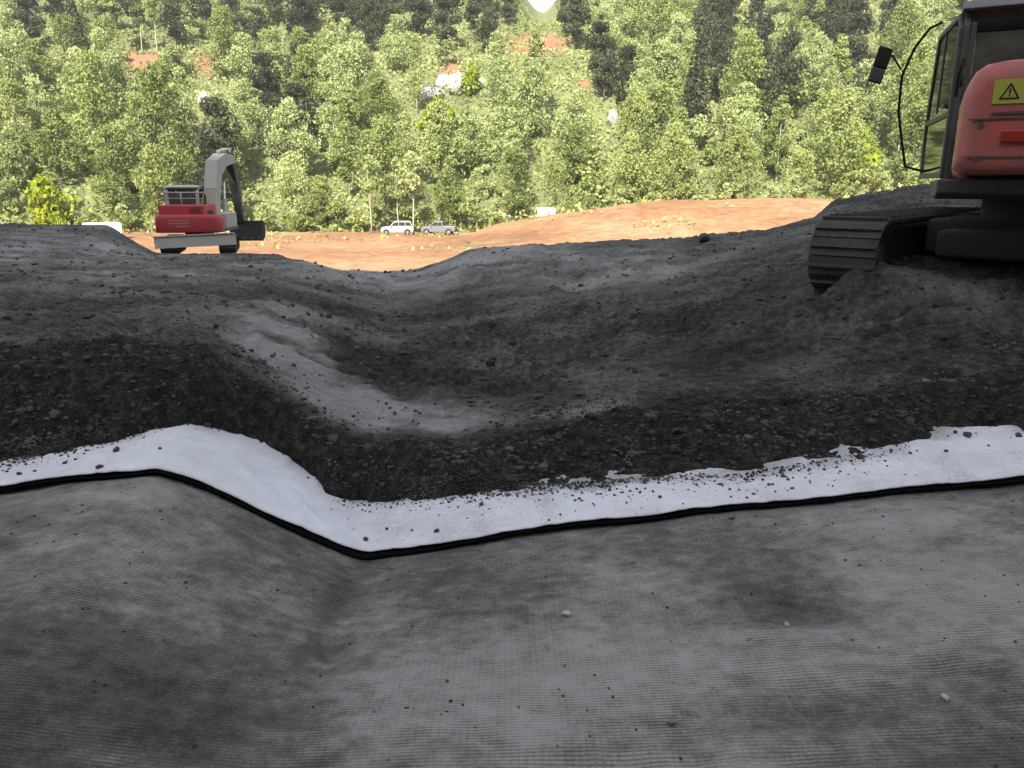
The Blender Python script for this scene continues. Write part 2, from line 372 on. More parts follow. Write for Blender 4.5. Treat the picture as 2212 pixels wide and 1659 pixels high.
# white geotextile
m_tex, n, bs = newmat('white_geotextile'); tc = n.nodes.new('ShaderNodeTexCoord').outputs['Object']
f1 = noise_node(n, tc, 2.5, 5); f2 = noise_node(n, tc, 45, 4, .75); f3 = noise_node(n, tc, 9, 5, .7)
ad = n.nodes.new('ShaderNodeAttribute'); ad.attribute_name = 'dirt'
k = mth(n, 'ADD', mth(n, 'MULTIPLY', f2, .7), ad.outputs['Fac']); k = ramp(n, k, [(.45, gc(0)), (.85, gc(1))])
c = ramp(n, mth(n, 'ADD', mth(n, 'MULTIPLY', f1, .6), mth(n, 'MULTIPLY', f3, .4)), [(.3, (.50, .50, .53)), (.65, (.66, .66, .71))])
c = mix(n, mth(n, 'MULTIPLY', k, .8), c, (.17, .16, .15)); n.links.new(c, bs.inputs['Base Color']); bs.inputs['Roughness'].default_value = .9
bump(n, bs, noise_node(n, tc, 160, 3), .25, .003)
m_edge_strip = plain('black_strip', (.006, .006, .006), 1); m_edge_strip.node_tree.nodes['Principled BSDF'].inputs['Specular IOR Level'].default_value = 0
m_clod, n, bs = newmat('soil_clod'); tc = n.nodes.new('ShaderNodeTexCoord').outputs['Object']
f1 = noise_node(n, tc, 3.1, 3); c = ramp(n, f1, [(.35, (.022, .021, .02)), (.6, (.07, .067, .063)), (.8, (.15, .145, .135))]); n.links.new(c, bs.inputs['Base Color']); bs.inputs['Roughness'].default_value = .95
def stonem(name, a, b):
    m, n, bs = newmat(name); tc = n.nodes.new('ShaderNodeTexCoord').outputs['Object']
    f = noise_node(n, tc, 40, 6, .7); n.links.new(ramp(n, f, [(.3, a), (.7, b)]), bs.inputs['Base Color']); bs.inputs['Roughness'].default_value = .85; bump(n, bs, f, .6, .01); return m
m_st_dark = stonem('dark_stone', (.03, .029, .028), (.09, .088, .085)); m_st_pale = stonem('pale_stone', (.30, .29, .28), (.55, .54, .52)); m_st_grey = stonem('grey_stone', (.10, .098, .095), (.22, .215, .21))
# sand / earth of the valley
m_sand, n, bs = newmat('ochre_earth'); tc = n.nodes.new('ShaderNodeTexCoord').outputs['Object']
f1 = noise_node(n, tc, .06, 5); f2 = noise_node(n, tc, .7, 6, .7); f3 = noise_node(n, tc, .16, 6, .7, (.5, 1.6, 1))
c = ramp(n, mth(n, 'ADD', mth(n, 'MULTIPLY', f1, .5), mth(n, 'MULTIPLY', f2, .5)), [(.38, (.18, .085, .040)), (.5, (.29, .148, .072)), (.62, (.40, .235, .14))])
gr = ramp(n, f3, [(.55, gc(0)), (.66, gc(1))]); c = mix(n, mth(n, 'MULTIPLY', gr, .7), c, (.25, .22, .10))
n.links.new(c, bs.inputs['Base Color']); bs.inputs['Roughness'].default_value = .95; bump(n, bs, f2, .8, .35)
m_hill, n, bs = newmat('hillside_grass'); tc = n.nodes.new('ShaderNodeTexCoord').outputs['Object']
f1 = noise_node(n, tc, .08, 5); f2 = noise_node(n, tc, .9, 5, .7); ab = n.nodes.new('ShaderNodeAttribute'); ab.attribute_name = 'bare'
c = ramp(n, mth(n, 'ADD', mth(n, 'MULTIPLY', f1, .5), mth(n, 'MULTIPLY', f2, .5)), [(.35, (.09, .10, .04)), (.65, (.20, .215, .09))]); c = mix(n, ab.outputs['Fac'], c, (.27, .125, .07))
n.links.new(c, bs.inputs['Base Color']); bs.inputs['Roughness'].default_value = .95; bump(n, bs, f2, .8, .5)
def leafm(name, a, b, c3, tr=.28):
    m, n, bs = newmat(name); out = n.nodes['Material Output']; tc = n.nodes.new('ShaderNodeTexCoord').outputs['Object']
    oi = n.nodes.new('ShaderNodeObjectInfo').outputs['Random']; av = n.nodes.new('ShaderNodeAttribute'); av.attribute_name = 'tone'
    k = mth(n, 'ADD', mth(n, 'MULTIPLY', av.outputs['Fac'], .55), mth(n, 'MULTIPLY', oi, .45))
    col = ramp(n, k, [(.1, a), (.5, b), (.9, c3)]); n.links.new(col, bs.inputs['Base Color']); bs.inputs['Roughness'].default_value = .7; bs.inputs['Specular IOR Level'].default_value = .2
    t = n.nodes.new('ShaderNodeBsdfTranslucent'); n.links.new(col, t.inputs[0]); mx = n.nodes.new('ShaderNodeMixShader'); mx.inputs[0].default_value = tr
    n.links.new(bs.outputs[0], mx.inputs[1]); n.links.new(t.outputs[0], mx.inputs[2]); n.links.new(mx.outputs[0], out.inputs[0]); return m
m_leaf_mid = leafm('leaf_mid', (.15, .19, .055), (.27, .32, .105), (.41, .46, .18))
m_leaf_pale = leafm('leaf_pale', (.25, .30, .115), (.37, .43, .18), (.49, .55, .26))
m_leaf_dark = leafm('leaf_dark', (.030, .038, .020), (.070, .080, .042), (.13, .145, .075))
m_leaf_lime = leafm('leaf_lime', (.20, .26, .02), (.30, .37, .03), (.42, .48, .06))
m_bark_pale = stonem('pale_bark', (.30, .28, .22), (.50, .47, .38)); m_bark = stonem('brown_bark', (.06, .05, .04), (.16, .13, .10))
m_rock = stonem('white_rock', (.22, .21, .20), (.50, .49, .48))

# ------------------------------------------------------------ ground under and beyond the sheets
def colw(dense, nd, outer, no):
    a = np.linspace(-outer, -dense, no, endpoint=False); b = np.linspace(-dense, dense, nd); c = np.linspace(dense, outer, no+1)[1:]
    return np.concatenate([a, b, c])
wc = colw(.62, 800, 1.7, 50)
ys = [-5.2]; 
while ys[-1] < 4.1: ys.append(ys[-1]+.18)
while ys[-1] < 9.2: ys.append(ys[-1]+.0155)
while ys[-1] < 36: ys.append(ys[-1]+max(.016, .0040*ys[-1]))
while ys[-1] < 64: ys.append(ys[-1]+1.0)
ys = np.array(ys); W, YY = np.meshgrid(wc, ys); XX = W*(YY+6)
ZZ = ground_z(XX, YY)
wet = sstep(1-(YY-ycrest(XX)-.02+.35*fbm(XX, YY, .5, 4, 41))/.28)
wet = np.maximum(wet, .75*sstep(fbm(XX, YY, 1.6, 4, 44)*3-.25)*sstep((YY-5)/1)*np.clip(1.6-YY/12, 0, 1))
for (u, v, rx, ry, s_) in [(2000, 560, 2.2, 1.3, .95), (2200, 520, 2, 1.5, .95), (1750, 640, .8, .8, .8), (1600, 780, .9, .5, .7), (2100, 760, 1.2, .35, .8), (1350, 760, .8, .35, .5), (500, 620, 1.2, 1.0, .5)]:  # first patches paint the shade under the near excavator, the rest moist soil
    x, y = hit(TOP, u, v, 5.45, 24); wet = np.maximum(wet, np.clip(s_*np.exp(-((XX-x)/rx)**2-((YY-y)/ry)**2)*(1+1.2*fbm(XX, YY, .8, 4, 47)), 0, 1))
# pale, dry bank beside the channel
def patch(cu, cv, lo=5.45, hi=24): return hit(TOP, cu, cv, lo, hi)
dry = np.zeros_like(XX)
for (u, v, rx, ry, s_) in [(580, 720, .45, .9, .9), (650, 790, .35, .5, .9), (720, 850, .35, .35, .9), (760, 880, .35, .25, 1), (880, 893, .4, .14, 1.3), (950, 890, .3, .12, 1.2), (600, 680, .5, 1.2, .8), (1330, 590, 1.6, 2.0, .6), (1230, 560, 2.5, 3, .6), (1000, 560, 3, 3, .8), (830, 600, 3, 3.5, .8), (330, 600, 2, 3, .5), (1290, 890, .4, .2, .5), (2050, 640, .5, .5, .5), (100, 540, 5, 6, .5)]:
    x, y = patch(u, v); dry = np.maximum(dry, s_*np.exp(-((XX-x)/rx)**2-((YY-y)/ry)**2))
band = segdist(XX, YY, bank)+.10*fbm(XX, YY, .5, 4, 57)
dry = np.maximum(dry, 1.05*np.exp(-(band/.46)**2)*(YY > ycrest(XX)-.25))
dry = np.clip(dry*1.5*(.85+1.2*fbm(XX, YY, .7, 5, 51, .6)), 0, 1)
for g in grooves: dry = dry*(1-.8*np.exp(-(segdist(XX, YY, g)/.04)**2))  # pale tone cut back in the grooves, part of their painted shade
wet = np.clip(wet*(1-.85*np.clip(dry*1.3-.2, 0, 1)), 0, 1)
for g in grooves: wet = np.maximum(wet, .9*np.exp(-(segdist(XX, YY, g)/.05)**2))  # shade inside the grooves painted as dark soil colour
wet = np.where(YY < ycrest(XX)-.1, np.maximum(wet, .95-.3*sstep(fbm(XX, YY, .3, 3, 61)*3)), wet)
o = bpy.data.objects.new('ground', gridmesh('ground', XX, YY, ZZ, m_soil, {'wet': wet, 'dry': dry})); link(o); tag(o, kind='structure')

# valley floor with the ochre bank
w2 = colw(1.0, 420, 1.85, 30); y2 = np.concatenate([np.arange(44, 84, 1.2), np.arange(84, 122, .3), np.arange(122, 150, 1.5)])
W, Y2 = np.meshgrid(w2, y2); X2 = W*(Y2+6)
Z2 = FAR(X2, Y2)+.35*fbm(X2, Y2, 4, 4, 7)+.5*fbm(X2, Y2, 14, 2, 9)*sstep((X2+5)/20)
o = bpy.data.objects.new('valley_floor', gridmesh('valley_floor', X2, Y2, Z2, m_sand)); link(o); tag(o, kind='structure')
def farz(x, y): return float(FAR(x, y)+.35*fbm(np.array(x), np.array(y), 4, 4, 7)+.5*fbm(np.array(x), np.array(y), 14, 2, 9)*sstep((x+5)/20))

# wooded hillside
x3 = np.linspace(-330, 330, 440); y3 = np.concatenate([np.arange(108, 262, 1.3), np.arange(262, 600, 15)])
X3, Y3 = np.meshgrid(x3, y3); Z3 = HILL(X3, Y3)
bare_px = [(310, 135, 40, 18), (445, 135, 16, 22), (1165, 95, 55, 16), (975, 150, 18, 14), (8, 100, 10, 10), (5, 180, 10, 8), (1260, 182, 10, 8), (735, 40, 10, 10)]
f3 = Y3*CP-(Z3-EYE)*SP; U3 = 1106+F*X3/f3; V3 = 829.5-F*(Y3*SP+(Z3-EYE)*CP)/f3
bare = np.zeros_like(X3)
for (u, v, ru, rv) in bare_px: bare = np.maximum(bare, np.clip(2.2*np.exp(-(((U3-u)/ru)**2+((V3-v)/rv)**2)), 0, 1))
o = bpy.data.objects.new('hillside', gridmesh('hillside', X3, Y3, Z3, m_hill, {'bare': bare})); link(o); tag(o, kind='structure')

# steep hill behind the photographer: it keeps the near ground in shade
ca, sa = math.cos(R(SUN_AZ)), math.sin(R(SUN_AZ)); TE = math.tan(R(SUN_EL))
Hh = 3.6+(150+31)*TE
p4 = np.concatenate([[-0.01, 0], np.linspace(8, 150, 60), np.linspace(155, 330, 30)])+14; q4 = np.linspace(-420, 420, 200); P4, Q4 = np.meshgrid(p4, q4)
hz = np.where(P4 < 150, Hh*np.clip((P4-14)/136., 0, 1)**1.15, Hh-(P4-150)*.25)+4*fbm(P4, Q4, 30, 4, 71)*sstep((P4-14)/30)*sstep(np.abs(P4-150)/12)
hz = hz+1.2*fbm(P4, Q4, 8, 2, 73)*(np.abs(P4-150) < 12)
X4 = -P4*sa+Q4*ca; Y4 = -P4*ca-Q4*sa
o = bpy.data.objects.new('hill_behind', gridmesh('hill_behind', X4, Y4, hz-1.0, m_hill, {'bare': hz*0})); link(o); tag(o, kind='structure')
# broad ground sheet reaching the horizon
mb = MB(); mb.add([(-720, -720, -9), (720, -720, -9), (720, 720, -9), (-720, 720, -9)], [(0, 1, 2, 3)])
tag(mb.build('terrain', m_hill), kind='structure')

# ------------------------------------------------------------ geogrid and geotextile sheets
gx = np.arange(-7, 7.001, .025); gy = np.arange(-3.5, 4.36, .022); GX, GY = np.meshgrid(gx, gy)
def grid_z(X, Y):
    z = BASE(X, Y)+.012+.010*fbm(X, Y, .55, 3, 81)+.005*np.exp(-(fbm(X*.6, Y, .7, 2, 86)/.03)**2)+.008*fbm(X, Y, .12, 3, 82)
    for u, v, rx, ry, dz in ((845, 1228, .07, .03, -.05), (730, 1400, .05, .5, -.02), (1330, 1660, .3, .05, -.02), (420, 1500, .16, .09, -.03), (1750, 1330, .2, .1, -.03), (1800, 1560, .25, .05, -.02)):
        x, y = gdent[(u, v)]; z = z+dz*np.exp(-((X-x)/rx)**2-((Y-y)/ry)**2)
    # drag wrinkles
    wr = np.sin((X*.35+Y*1.0)*26+3*fbm(X, Y, .9, 2, 83))*.004*sstep(fbm(X, Y, 1.3, 2, 84)*4+.3)
    edge = sstep((Y-yedge(X)+.35)/.35)
    return z+wr-.012*edge
gdent = {(u, v): hit(BASE, u, v, 1.2, 4.5) for u, v in ((845, 1228), (730, 1400), (1330, 1660), (420, 1500), (1750, 1330), (1800, 1560))}
dust = np.zeros_like(GX)
for u, v, rx, ry, s_ in ((1250, 1480, .55, .35, .10), (900, 1450, .4, .3, .08), (2100, 1250, .55, .35, .12), (1500, 1420, .6, .3, .09), (1700, 1640, .5, .2, .08), (80, 1560, .55, .7, -.09), (260, 1400, .4, .35, -.06), (420, 1560, .25, .2, -.09), (720, 1320, .08, .6, -.10), (1750, 1320, .25, .15, -.10), (1850, 1540, .25, .12, -.10), (250, 1070, .25, .1, .10), (1950, 1140, .3, .12, .08)):
    x, y = hit(BASE, u, v, 1.0, 4.5); dust += s_*np.exp(-((GX-x)/rx)**2-((GY-y)/ry)**2)
o = bpy.data.objects.new('geogrid_sheet', gridmesh('geogrid_sheet', GX, GY, grid_z(GX, GY), m_grid, {'dust': dust})); link(o)
tag(o, 'dusty dark grey woven geogrid sheet covering the near channel', 'geogrid sheet')

def tex_z(X, Y):
    t = (Y-yedge(X))
    fold = sstep((X-2.3)/.6)
    z = BASE(X, Y)+.056+.016*fbm(X, Y, .45, 3, 91)+.006*fbm(X, Y, .10, 2, 92)
    z = z+fold*(.030*np.abs(fbm(X*.4, Y*1.5, .22, 2, 93))+.02*np.sin(X*1.2+Y*26))*sstep(t/.15)
    z = z+.016*np.exp(-((X-1.9-(Y-4)*.3)/.05)**2)*sstep(t/.2)
    z = z-.006*np.exp(-(t/.02)**2)
    cr = fbm(X*.5+Y*.2, Y*.3, .35, 3, 191); tf = np.clip((ytoe(X)-Y)/.12, 0, 1)*(.35+.65*sstep(t/.12)); z = z+(.016*np.exp(-(cr/.04)**2)+.012*np.exp(-(fbm(X, Y*.6, .5, 2, 193)/.03)**2)+.006*np.exp(-(fbm(X*.8, Y, .22, 2, 195)/.03)**2))*tf
    return z
tx = np.arange(-6.2, 6.2, .014); tv = np.linspace(0, 1, 46); TX, TV = np.meshgrid(tx, tv)
TYY = yedge(TX)*(1-TV)+(ytoe(TX)+.28)*TV
d2t = ytoe(TX)-TYY
near_dirt = .04+.32*sstep(1-d2t/.2)+.30*fbm(TX, TYY, .25, 4, 95)+.10*np.exp(-((TX+.3)/1.1)**2)-.12*np.exp(-((TX+1.7)/.8)**2)
me = gridmesh('white_sheet', TX, TYY, tex_z(TX, TYY), m_tex, {'dirt': near_dirt})
o = bpy.data.objects.new('geotextile_sheet', me); link(o); sm = o.modifiers.new('s', 'SOLIDIFY'); sm.thickness = .006; sm.offset = -1
tag(o, 'white geotextile sheet laid across the channel with a clean cut near edge', 'geotextile sheet')
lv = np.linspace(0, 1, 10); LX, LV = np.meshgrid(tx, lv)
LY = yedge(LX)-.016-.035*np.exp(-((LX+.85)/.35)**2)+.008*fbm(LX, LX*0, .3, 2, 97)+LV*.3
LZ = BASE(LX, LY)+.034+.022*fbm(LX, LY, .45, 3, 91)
lo_ = bpy.data.objects.new('black_underlay', gridmesh('black_underlay', LX, LY, LZ, m_edge_strip)); link(lo_, o)  # matt black strip laid just under and ahead of the sheet's near edge
sm = lo_.modifiers.new('s', 'SOLIDIFY'); sm.thickness = .012; sm.offset = -1; lo_['label'] = 'black strip showing along the near edge'
def surf_any(x, y):
    x = float(x); y = float(y); g = float(ground_z(np.array([x]), np.array([y]))[0])
    c = [g]
    if y < yedge(x)+.0: c.append(float(grid_z(np.array([x]), np.array([y]))[0]))
    elif y < ytoe(x)+.28: c.append(float(tex_z(np.array([x]), np.array([y]))[0]))
    return max(c)

# ------------------------------------------------------------ clods (too many to count) and single stones
rng = np.random.default_rng(7)
ico = bmesh.new(); bmesh.ops.create_icosphere(ico, subdivisions=1, radius=1); IV = np.array([v.co[:] for v in ico.verts]); IF = np.array([[v.index for v in f.verts] for f in ico.faces]); ico.free()
def clods(name, X, Y, Z, S, mat):
    n = len(X); V = IV[None]*(1+.55*(rng.random((n, len(IV), 1))-.5)); sc3 = 1+.7*(rng.random((n, 1, 3))-.5); sc3[:, :, 2] *= .75
    V = V*sc3*S[:, None, None]
    a = rng.random(n)*6.28; c, s_ = np.cos(a)[:, None], np.sin(a)[:, None]
    x = V[:, :, 0]*c-V[:, :, 1]*s_; y = V[:, :, 0]*s_+V[:, :, 1]*c
    V = np.stack([x+X[:, None], y+Y[:, None], V[:, :, 2]+Z[:, None]], -1).reshape(-1, 3)
    Fc = (IF[None]+(np.arange(n)*len(IV))[:, None, None]).reshape(-1, 3)
    o = bpy.data.objects.new(name, npmesh(name, V, Fc, mat, False)); link(o); return o
# on the fill
n1 = 9000; X = rng.uniform(-5.2, 5.2, n1); Y = ytoe(X)-.02+rng.random(n1)**1.3*(1.3)
S = .004+.016*rng.random(n1)**3; Z = ground_z(X, Y)+S*.2
n2 = 9000; Y_ = 5.4+rng.random(n2)**1.6*22; X_ = rng.uniform(-.75, .75, n2)*Y_; S_ = (.006+.03*rng.random(n2)**4)*(Y_/7)**.45; Z_ = ground_z(X_, Y_)+S_*.15
keep = (fbm(X_, Y_, 1.5, 3, 66) > -.12) & ~((segdist(X_, Y_, bank) < .4) & (rng.random(n2) < .97))
n5 = 1500; X5 = rng.uniform(-5.2, 5.2, n5); Y5 = 4.7+rng.random(n5)**2*6; ok5 = (Y5 > ytoe(X5)+.03) & ~(segdist(X5, Y5, bank) < .45); X5, Y5 = X5[ok5], Y5[ok5]; S5 = .012+.035*rng.random(len(X5))**3; Z5 = ground_z(X5, Y5)
kb = ~((segdist(X, Y, bank) < .42) & (rng.random(n1) < .85)); X, Y, S, Z = X[kb], Y[kb], S[kb], Z[kb]
X, Y, S, Z = [np.concatenate(q) for q in ((X, X5), (Y, Y5), (S, S5), (Z, Z5))]
o = clods('soil_clods', np.concatenate([X, X_[keep]]), np.concatenate([Y, Y_[keep]]), np.concatenate([Z, Z_[keep]]), np.concatenate([S, S_[keep]]), m_clod)
tag(o, 'loose dark clods scattered over the grey fill soil', 'soil clods', kind='stuff')
# crumbs spilled on the white sheet
n3 = 12500; X = rng.uniform(-5, 5, n3); dens = .35+.65*np.exp(-((X+.15)/.9)**2)+.75*np.exp(-((X+3.0)/.8)**2); dens = dens*(1-.8*np.exp(-((X-2.6)/.7)**2))*(1-.9*np.exp(-((X+1.5)/.4)**2))
ok = rng.random(n3) < dens; X = X[ok]; d = rng.exponential(.085, len(X)); Y = ytoe(X)-d+.03; ok = Y > yedge(X)+.02; X = X[ok]; Y = Y[ok]
S = .0025+.009*rng.random(len(X))**2.6; Z = np.maximum(tex_z(X, Y), ground_z(X, Y))+S*.4
o = clods('soil_crumbs', X, Y, Z, S, m_clod); tag(o, 'dark soil crumbs spilled over the upper border of the white sheet', 'soil crumbs', kind='stuff')
n4 = 1700; X = rng.uniform(-3.5, 3.5, n4); Y = rng.uniform(1.2, 3.95, n4); S = .0015+.006*rng.random(n4)**4; Z = grid_z(X, Y)+S*.4
o = clods('fine_gravel', X, Y, Z, S, m_clod); tag(o, 'fine grit lying on the dark geogrid', 'grit', kind='stuff')

def stone_mesh(seed, flat=.7):
    rs = np.random.default_rng(seed); bm = bmesh.new(); bmesh.ops.create_icosphere(bm, subdivisions=3, radius=1)
    planes = [(Vector(rs.normal(size=3)).normalized(), rs.uniform(.55, .9)) for _ in range(11)]
    for v in bm.verts:
        for p, d in planes:
            k = v.co.dot(p)
            if k > d: v.co -= p*(k-d)*(.97 if flat >= 1 else .9)
        v.co.z *= flat; v.co *= 1+.05*rs.normal()*.4
    me = bpy.data.meshes.new('stone'); bm.to_mesh(me); bm.free(); return me
stones = [(1221, 1335, .024, 'p', 'small pale stone alone on the dark geogrid right of centre'),
 (1580, 1120, .024, 'g', 'grey stone on the geogrid touching the black edge of the white sheet'),
 (1448, 1567, .020, 'g', 'grey pebble half sunk in the geogrid near the bottom of the picture'),
 (1700, 1352, .014, 'p', 'tiny pale pebble beside the dark dent in the geogrid'),
 (2040, 1513, .016, 'p', 'pale pebble lowest on the right of the geogrid'),
 (448, 915, .030, 'd', 'largest dark stone at the top of the left bend of the white sheet'),
 (215, 1004, .024, 'd', 'dark pointed stone on the near edge of the white sheet at far left'),
 (250, 966, .026, 'd', 'dark round stone against the soil on the left arm of the sheet'),
 (345, 962, .012, 'd', 'small dark stone in the middle of the left arm of the sheet'),
 (42, 1020, .018, 'd', 'dark stone at the left end of the white sheet'),
 (140, 995, .015, 'd', 'dark stone second from the left end of the white sheet'),
 (790, 1160, .018, 'd', 'dark stone just above the sharp lower corner of the white sheet'),
 (845, 1228, .022, 'd', 'dark lump in the geogrid dent below the sheet corner'),
 (943, 1147, .018, 'd', 'dark stone near the lower edge of the sheet right of its corner'),
 (1040, 1090, .014, 'd', 'dark stone in the middle of the crumb strewn part of the sheet'),
 (1186, 1120, .010, 'd', 'tiny dark pebble near the lower edge of the clean part of the sheet'),
 (1340, 1038, .022, 'd', 'dark flat stone at the soil border above the middle of the sheet'),
 (1425, 1072, .013, 'd', 'small dark pebble centred on the clean right arm of the sheet'),
 (2090, 936, .028, 'd', 'dark round stone on the crest of the sheet at right'),
 (2200, 941, .028, 'd', 'dark stone at the right end of the sheet crest'),
 (2042, 979, .014, 'd', 'small dark stone below the crest beside the bright fold'),
 (1520, 517, .22, 'd', 'dark boulder on the ridge line in front of the ochre bank'),
 (130, 575, .14, 'g', 'grey rock on the far left of the fill below the ridge')]
for i, (u, v, r_, k, lab) in enumerate(stones):
    if v < 600: x, y = hit(TOP, u, v+6, 8, 30)
    elif v < 1000 and u == 1225: x, y = hit(TOP, u, v, 4.2, 6)
    elif 'geogrid' in lab: x, y = hit(BASE, u, v+4, 1.2, 6)
    else: x, y = hit(lambda a_, b_: BASE(a_, b_)+.06, u, v+5, 1.2, 6)
    o = bpy.data.objects.new('stone', stone_mesh(i)); o.data.materials.append({'p': m_st_pale, 'd': m_st_dark, 'g': m_st_grey}[k]); link(o)
    o.scale = (r_, r_*(.8+.3*(i % 3)/2), r_*.95); o.rotation_euler = (.2*(i % 4), .1*(i % 3), i*1.7); o.location = (x, y, surf_any(x, y)+r_*.42)
    tag(o, lab, 'stone')

# ------------------------------------------------------------ excavators
m_red = paint('orange_red_paint', (.56, .10, .095), .3, .34); m_crim = paint('crimson_paint', (.50, .025, .045), .4, .2)
m_dgrey = paint('dark_grey_paint', (.035, .036, .04), .45, .4, (.12, .115, .11)); m_lgrey = paint('dusty_grey_paint', (.38, .38, .37), .5, .5, (.42, .40, .37))
m_cabp = paint('cab_paint', (.05, .052, .058), .4, .3); m_roof = paint('roof_paint', (.22, .22, .26), .4, .3)
m_steel = paint('worn_steel', (.07, .068, .065), .5, .8, (.10, .095, .09), .3, 5); m_dusty = paint('dusty_steel', (.03, .029, .028), .8, .7, (.075, .072, .068), 0, 4)
m_black = plain('black_rubber', (.012, .012, .012), .8); m_chrome = plain('chrome', (.6, .6, .6), .2, .9)
m_glass = glassm('cab_glass', (.85, .88, .86), .07); m_dglass = glassm('dark_glass', (.25, .26, .26), .5)
m_rl0 = plain('red_lens', (.35, .03, .02), .2); m_yel = plain('yellow_sticker', (.42, .40, .06), .6); m_blk = plain('black_print', (.01, .01, .01), .6); m_mirror = plain('mirror_face', (.3, .3, .3), .1, .9); m_pink = paint('pale_print', (.55, .25, .28), .6, .2)
def empty(name, loc, rz):
    e = bpy.data.objects.new(name, None); e.empty_display_size = .3; link(e); e.location = loc; e.rotation_euler = (0, 0, rz); return e
def stadium(hl, hh, n=14):
    P = []
    for i in range(n+1): a = -math.pi/2+math.pi*i/n; P.append((hl-hh+hh*math.cos(a), hh+hh*math.sin(a)))
    for i in range(n+1): a = math.pi/2+math.pi*i/n; P.append((-hl+hh+hh*math.cos(a), hh+hh*math.sin(a)))
    return P
def crawler(root, M, cx, hl, hh, wd, mat_shoe, mat_frame):
    """one crawler track (runs along local y of M) with frame, rollers and sprocket as sub-parts"""
    P = stadium(hl, hh); L = [0]
    for a, b in zip(P, P[1:]+P[:1]): L.append(L[-1]+math.hypot(b[0]-a[0], b[1]-a[1]))
    n = int(L[-1]/.175); mb = MB()
    for k in range(n):
        s_ = L[-1]*k/n; j = max(i for i in range(len(P)) if L[i] <= s_); a = P[j]; b = P[(j+1) % len(P)]; f = (s_-L[j])/max(L[j+1]-L[j], 1e-6)
        y = a[0]+(b[0]-a[0])*f; z = a[1]+(b[1]-a[1])*f; ang = math.atan2(b[1]-a[1], b[0]-a[0])
        ny, nz = -math.sin(ang), math.cos(ang); rot = Matrix.Rotation(ang, 3, 'X')
        mb.box((cx, y+ny*.02, z+nz*.02), (wd, .165, .03), rot)
        mb.box((cx, y-ny*.012, z-nz*.012), (wd*.98, .022, .035), rot); mb.box((cx, y+ny*.06, z+nz*.06), (wd*.32, .15, .06), rot)
    tr = mb.xf(M).build('track', mat_shoe, root)
    mb = MB(); pr = stadium(hl-.12, hh-.12, 8); mb.prism([(y, z+.12) for y, z in pr], cx-wd*.28, cx+wd*.28); mb.xf(M).build('track_frame', mat_frame, tr, .02)
    for k in range(7):
        y = -hl+hh+.1+(2*hl-2*hh-.2)*k/6; MB().cyl((cx, y, .14), (1, 0, 0), .09, wd*.7, 14).xf(M).build('roller', m_steel, tr)
    for sgn in (-1, 1):
        mb = MB().cyl((cx, sgn*(hl-hh), hh), (1, 0, 0), hh*.72, wd*.62, 22); mb.cyl((cx, sgn*(hl-hh), hh), (1, 0, 0), hh*.3, wd*.8, 16)
        mb.xf(M).build('sprocket' if sgn > 0 else 'idler_wheel', m_steel, tr, .01)
    return tr
def beam(mb, path, hs, x0, x1):
    top, bot = [], []
    for i, (y, z) in enumerate(path):
        a = path[max(i-1, 0)]; b = path[min(i+1, len(path)-1)]; dy, dz = b[0]-a[0], b[1]-a[1]; l = math.hypot(dy, dz); ny, nz = -dz/l, dy/l
        top.append((y+ny*hs[i]/2, z+nz*hs[i]/2)); bot.append((y-ny*hs[i]/2, z-nz*hs[i]/2))
    for i in range(len(path)-1):      # quads per span keep the bend clean
        mb.prism([bot[i], bot[i+1], top[i+1], top[i]], x0, x1)
    return mb
def piston(root, p0, p1, x, r, name='hydraulic_cylinder', mat=None):
    a = Vector((x, *p0)); b = Vector((x, *p1)); m = a.lerp(b, .58)
    c = MB().tube([a, m], r, 14).build(name, mat or m_dgrey, root); MB().tube([m, b], r*.5, 12).build('piston_rod', m_chrome, c)
    return c
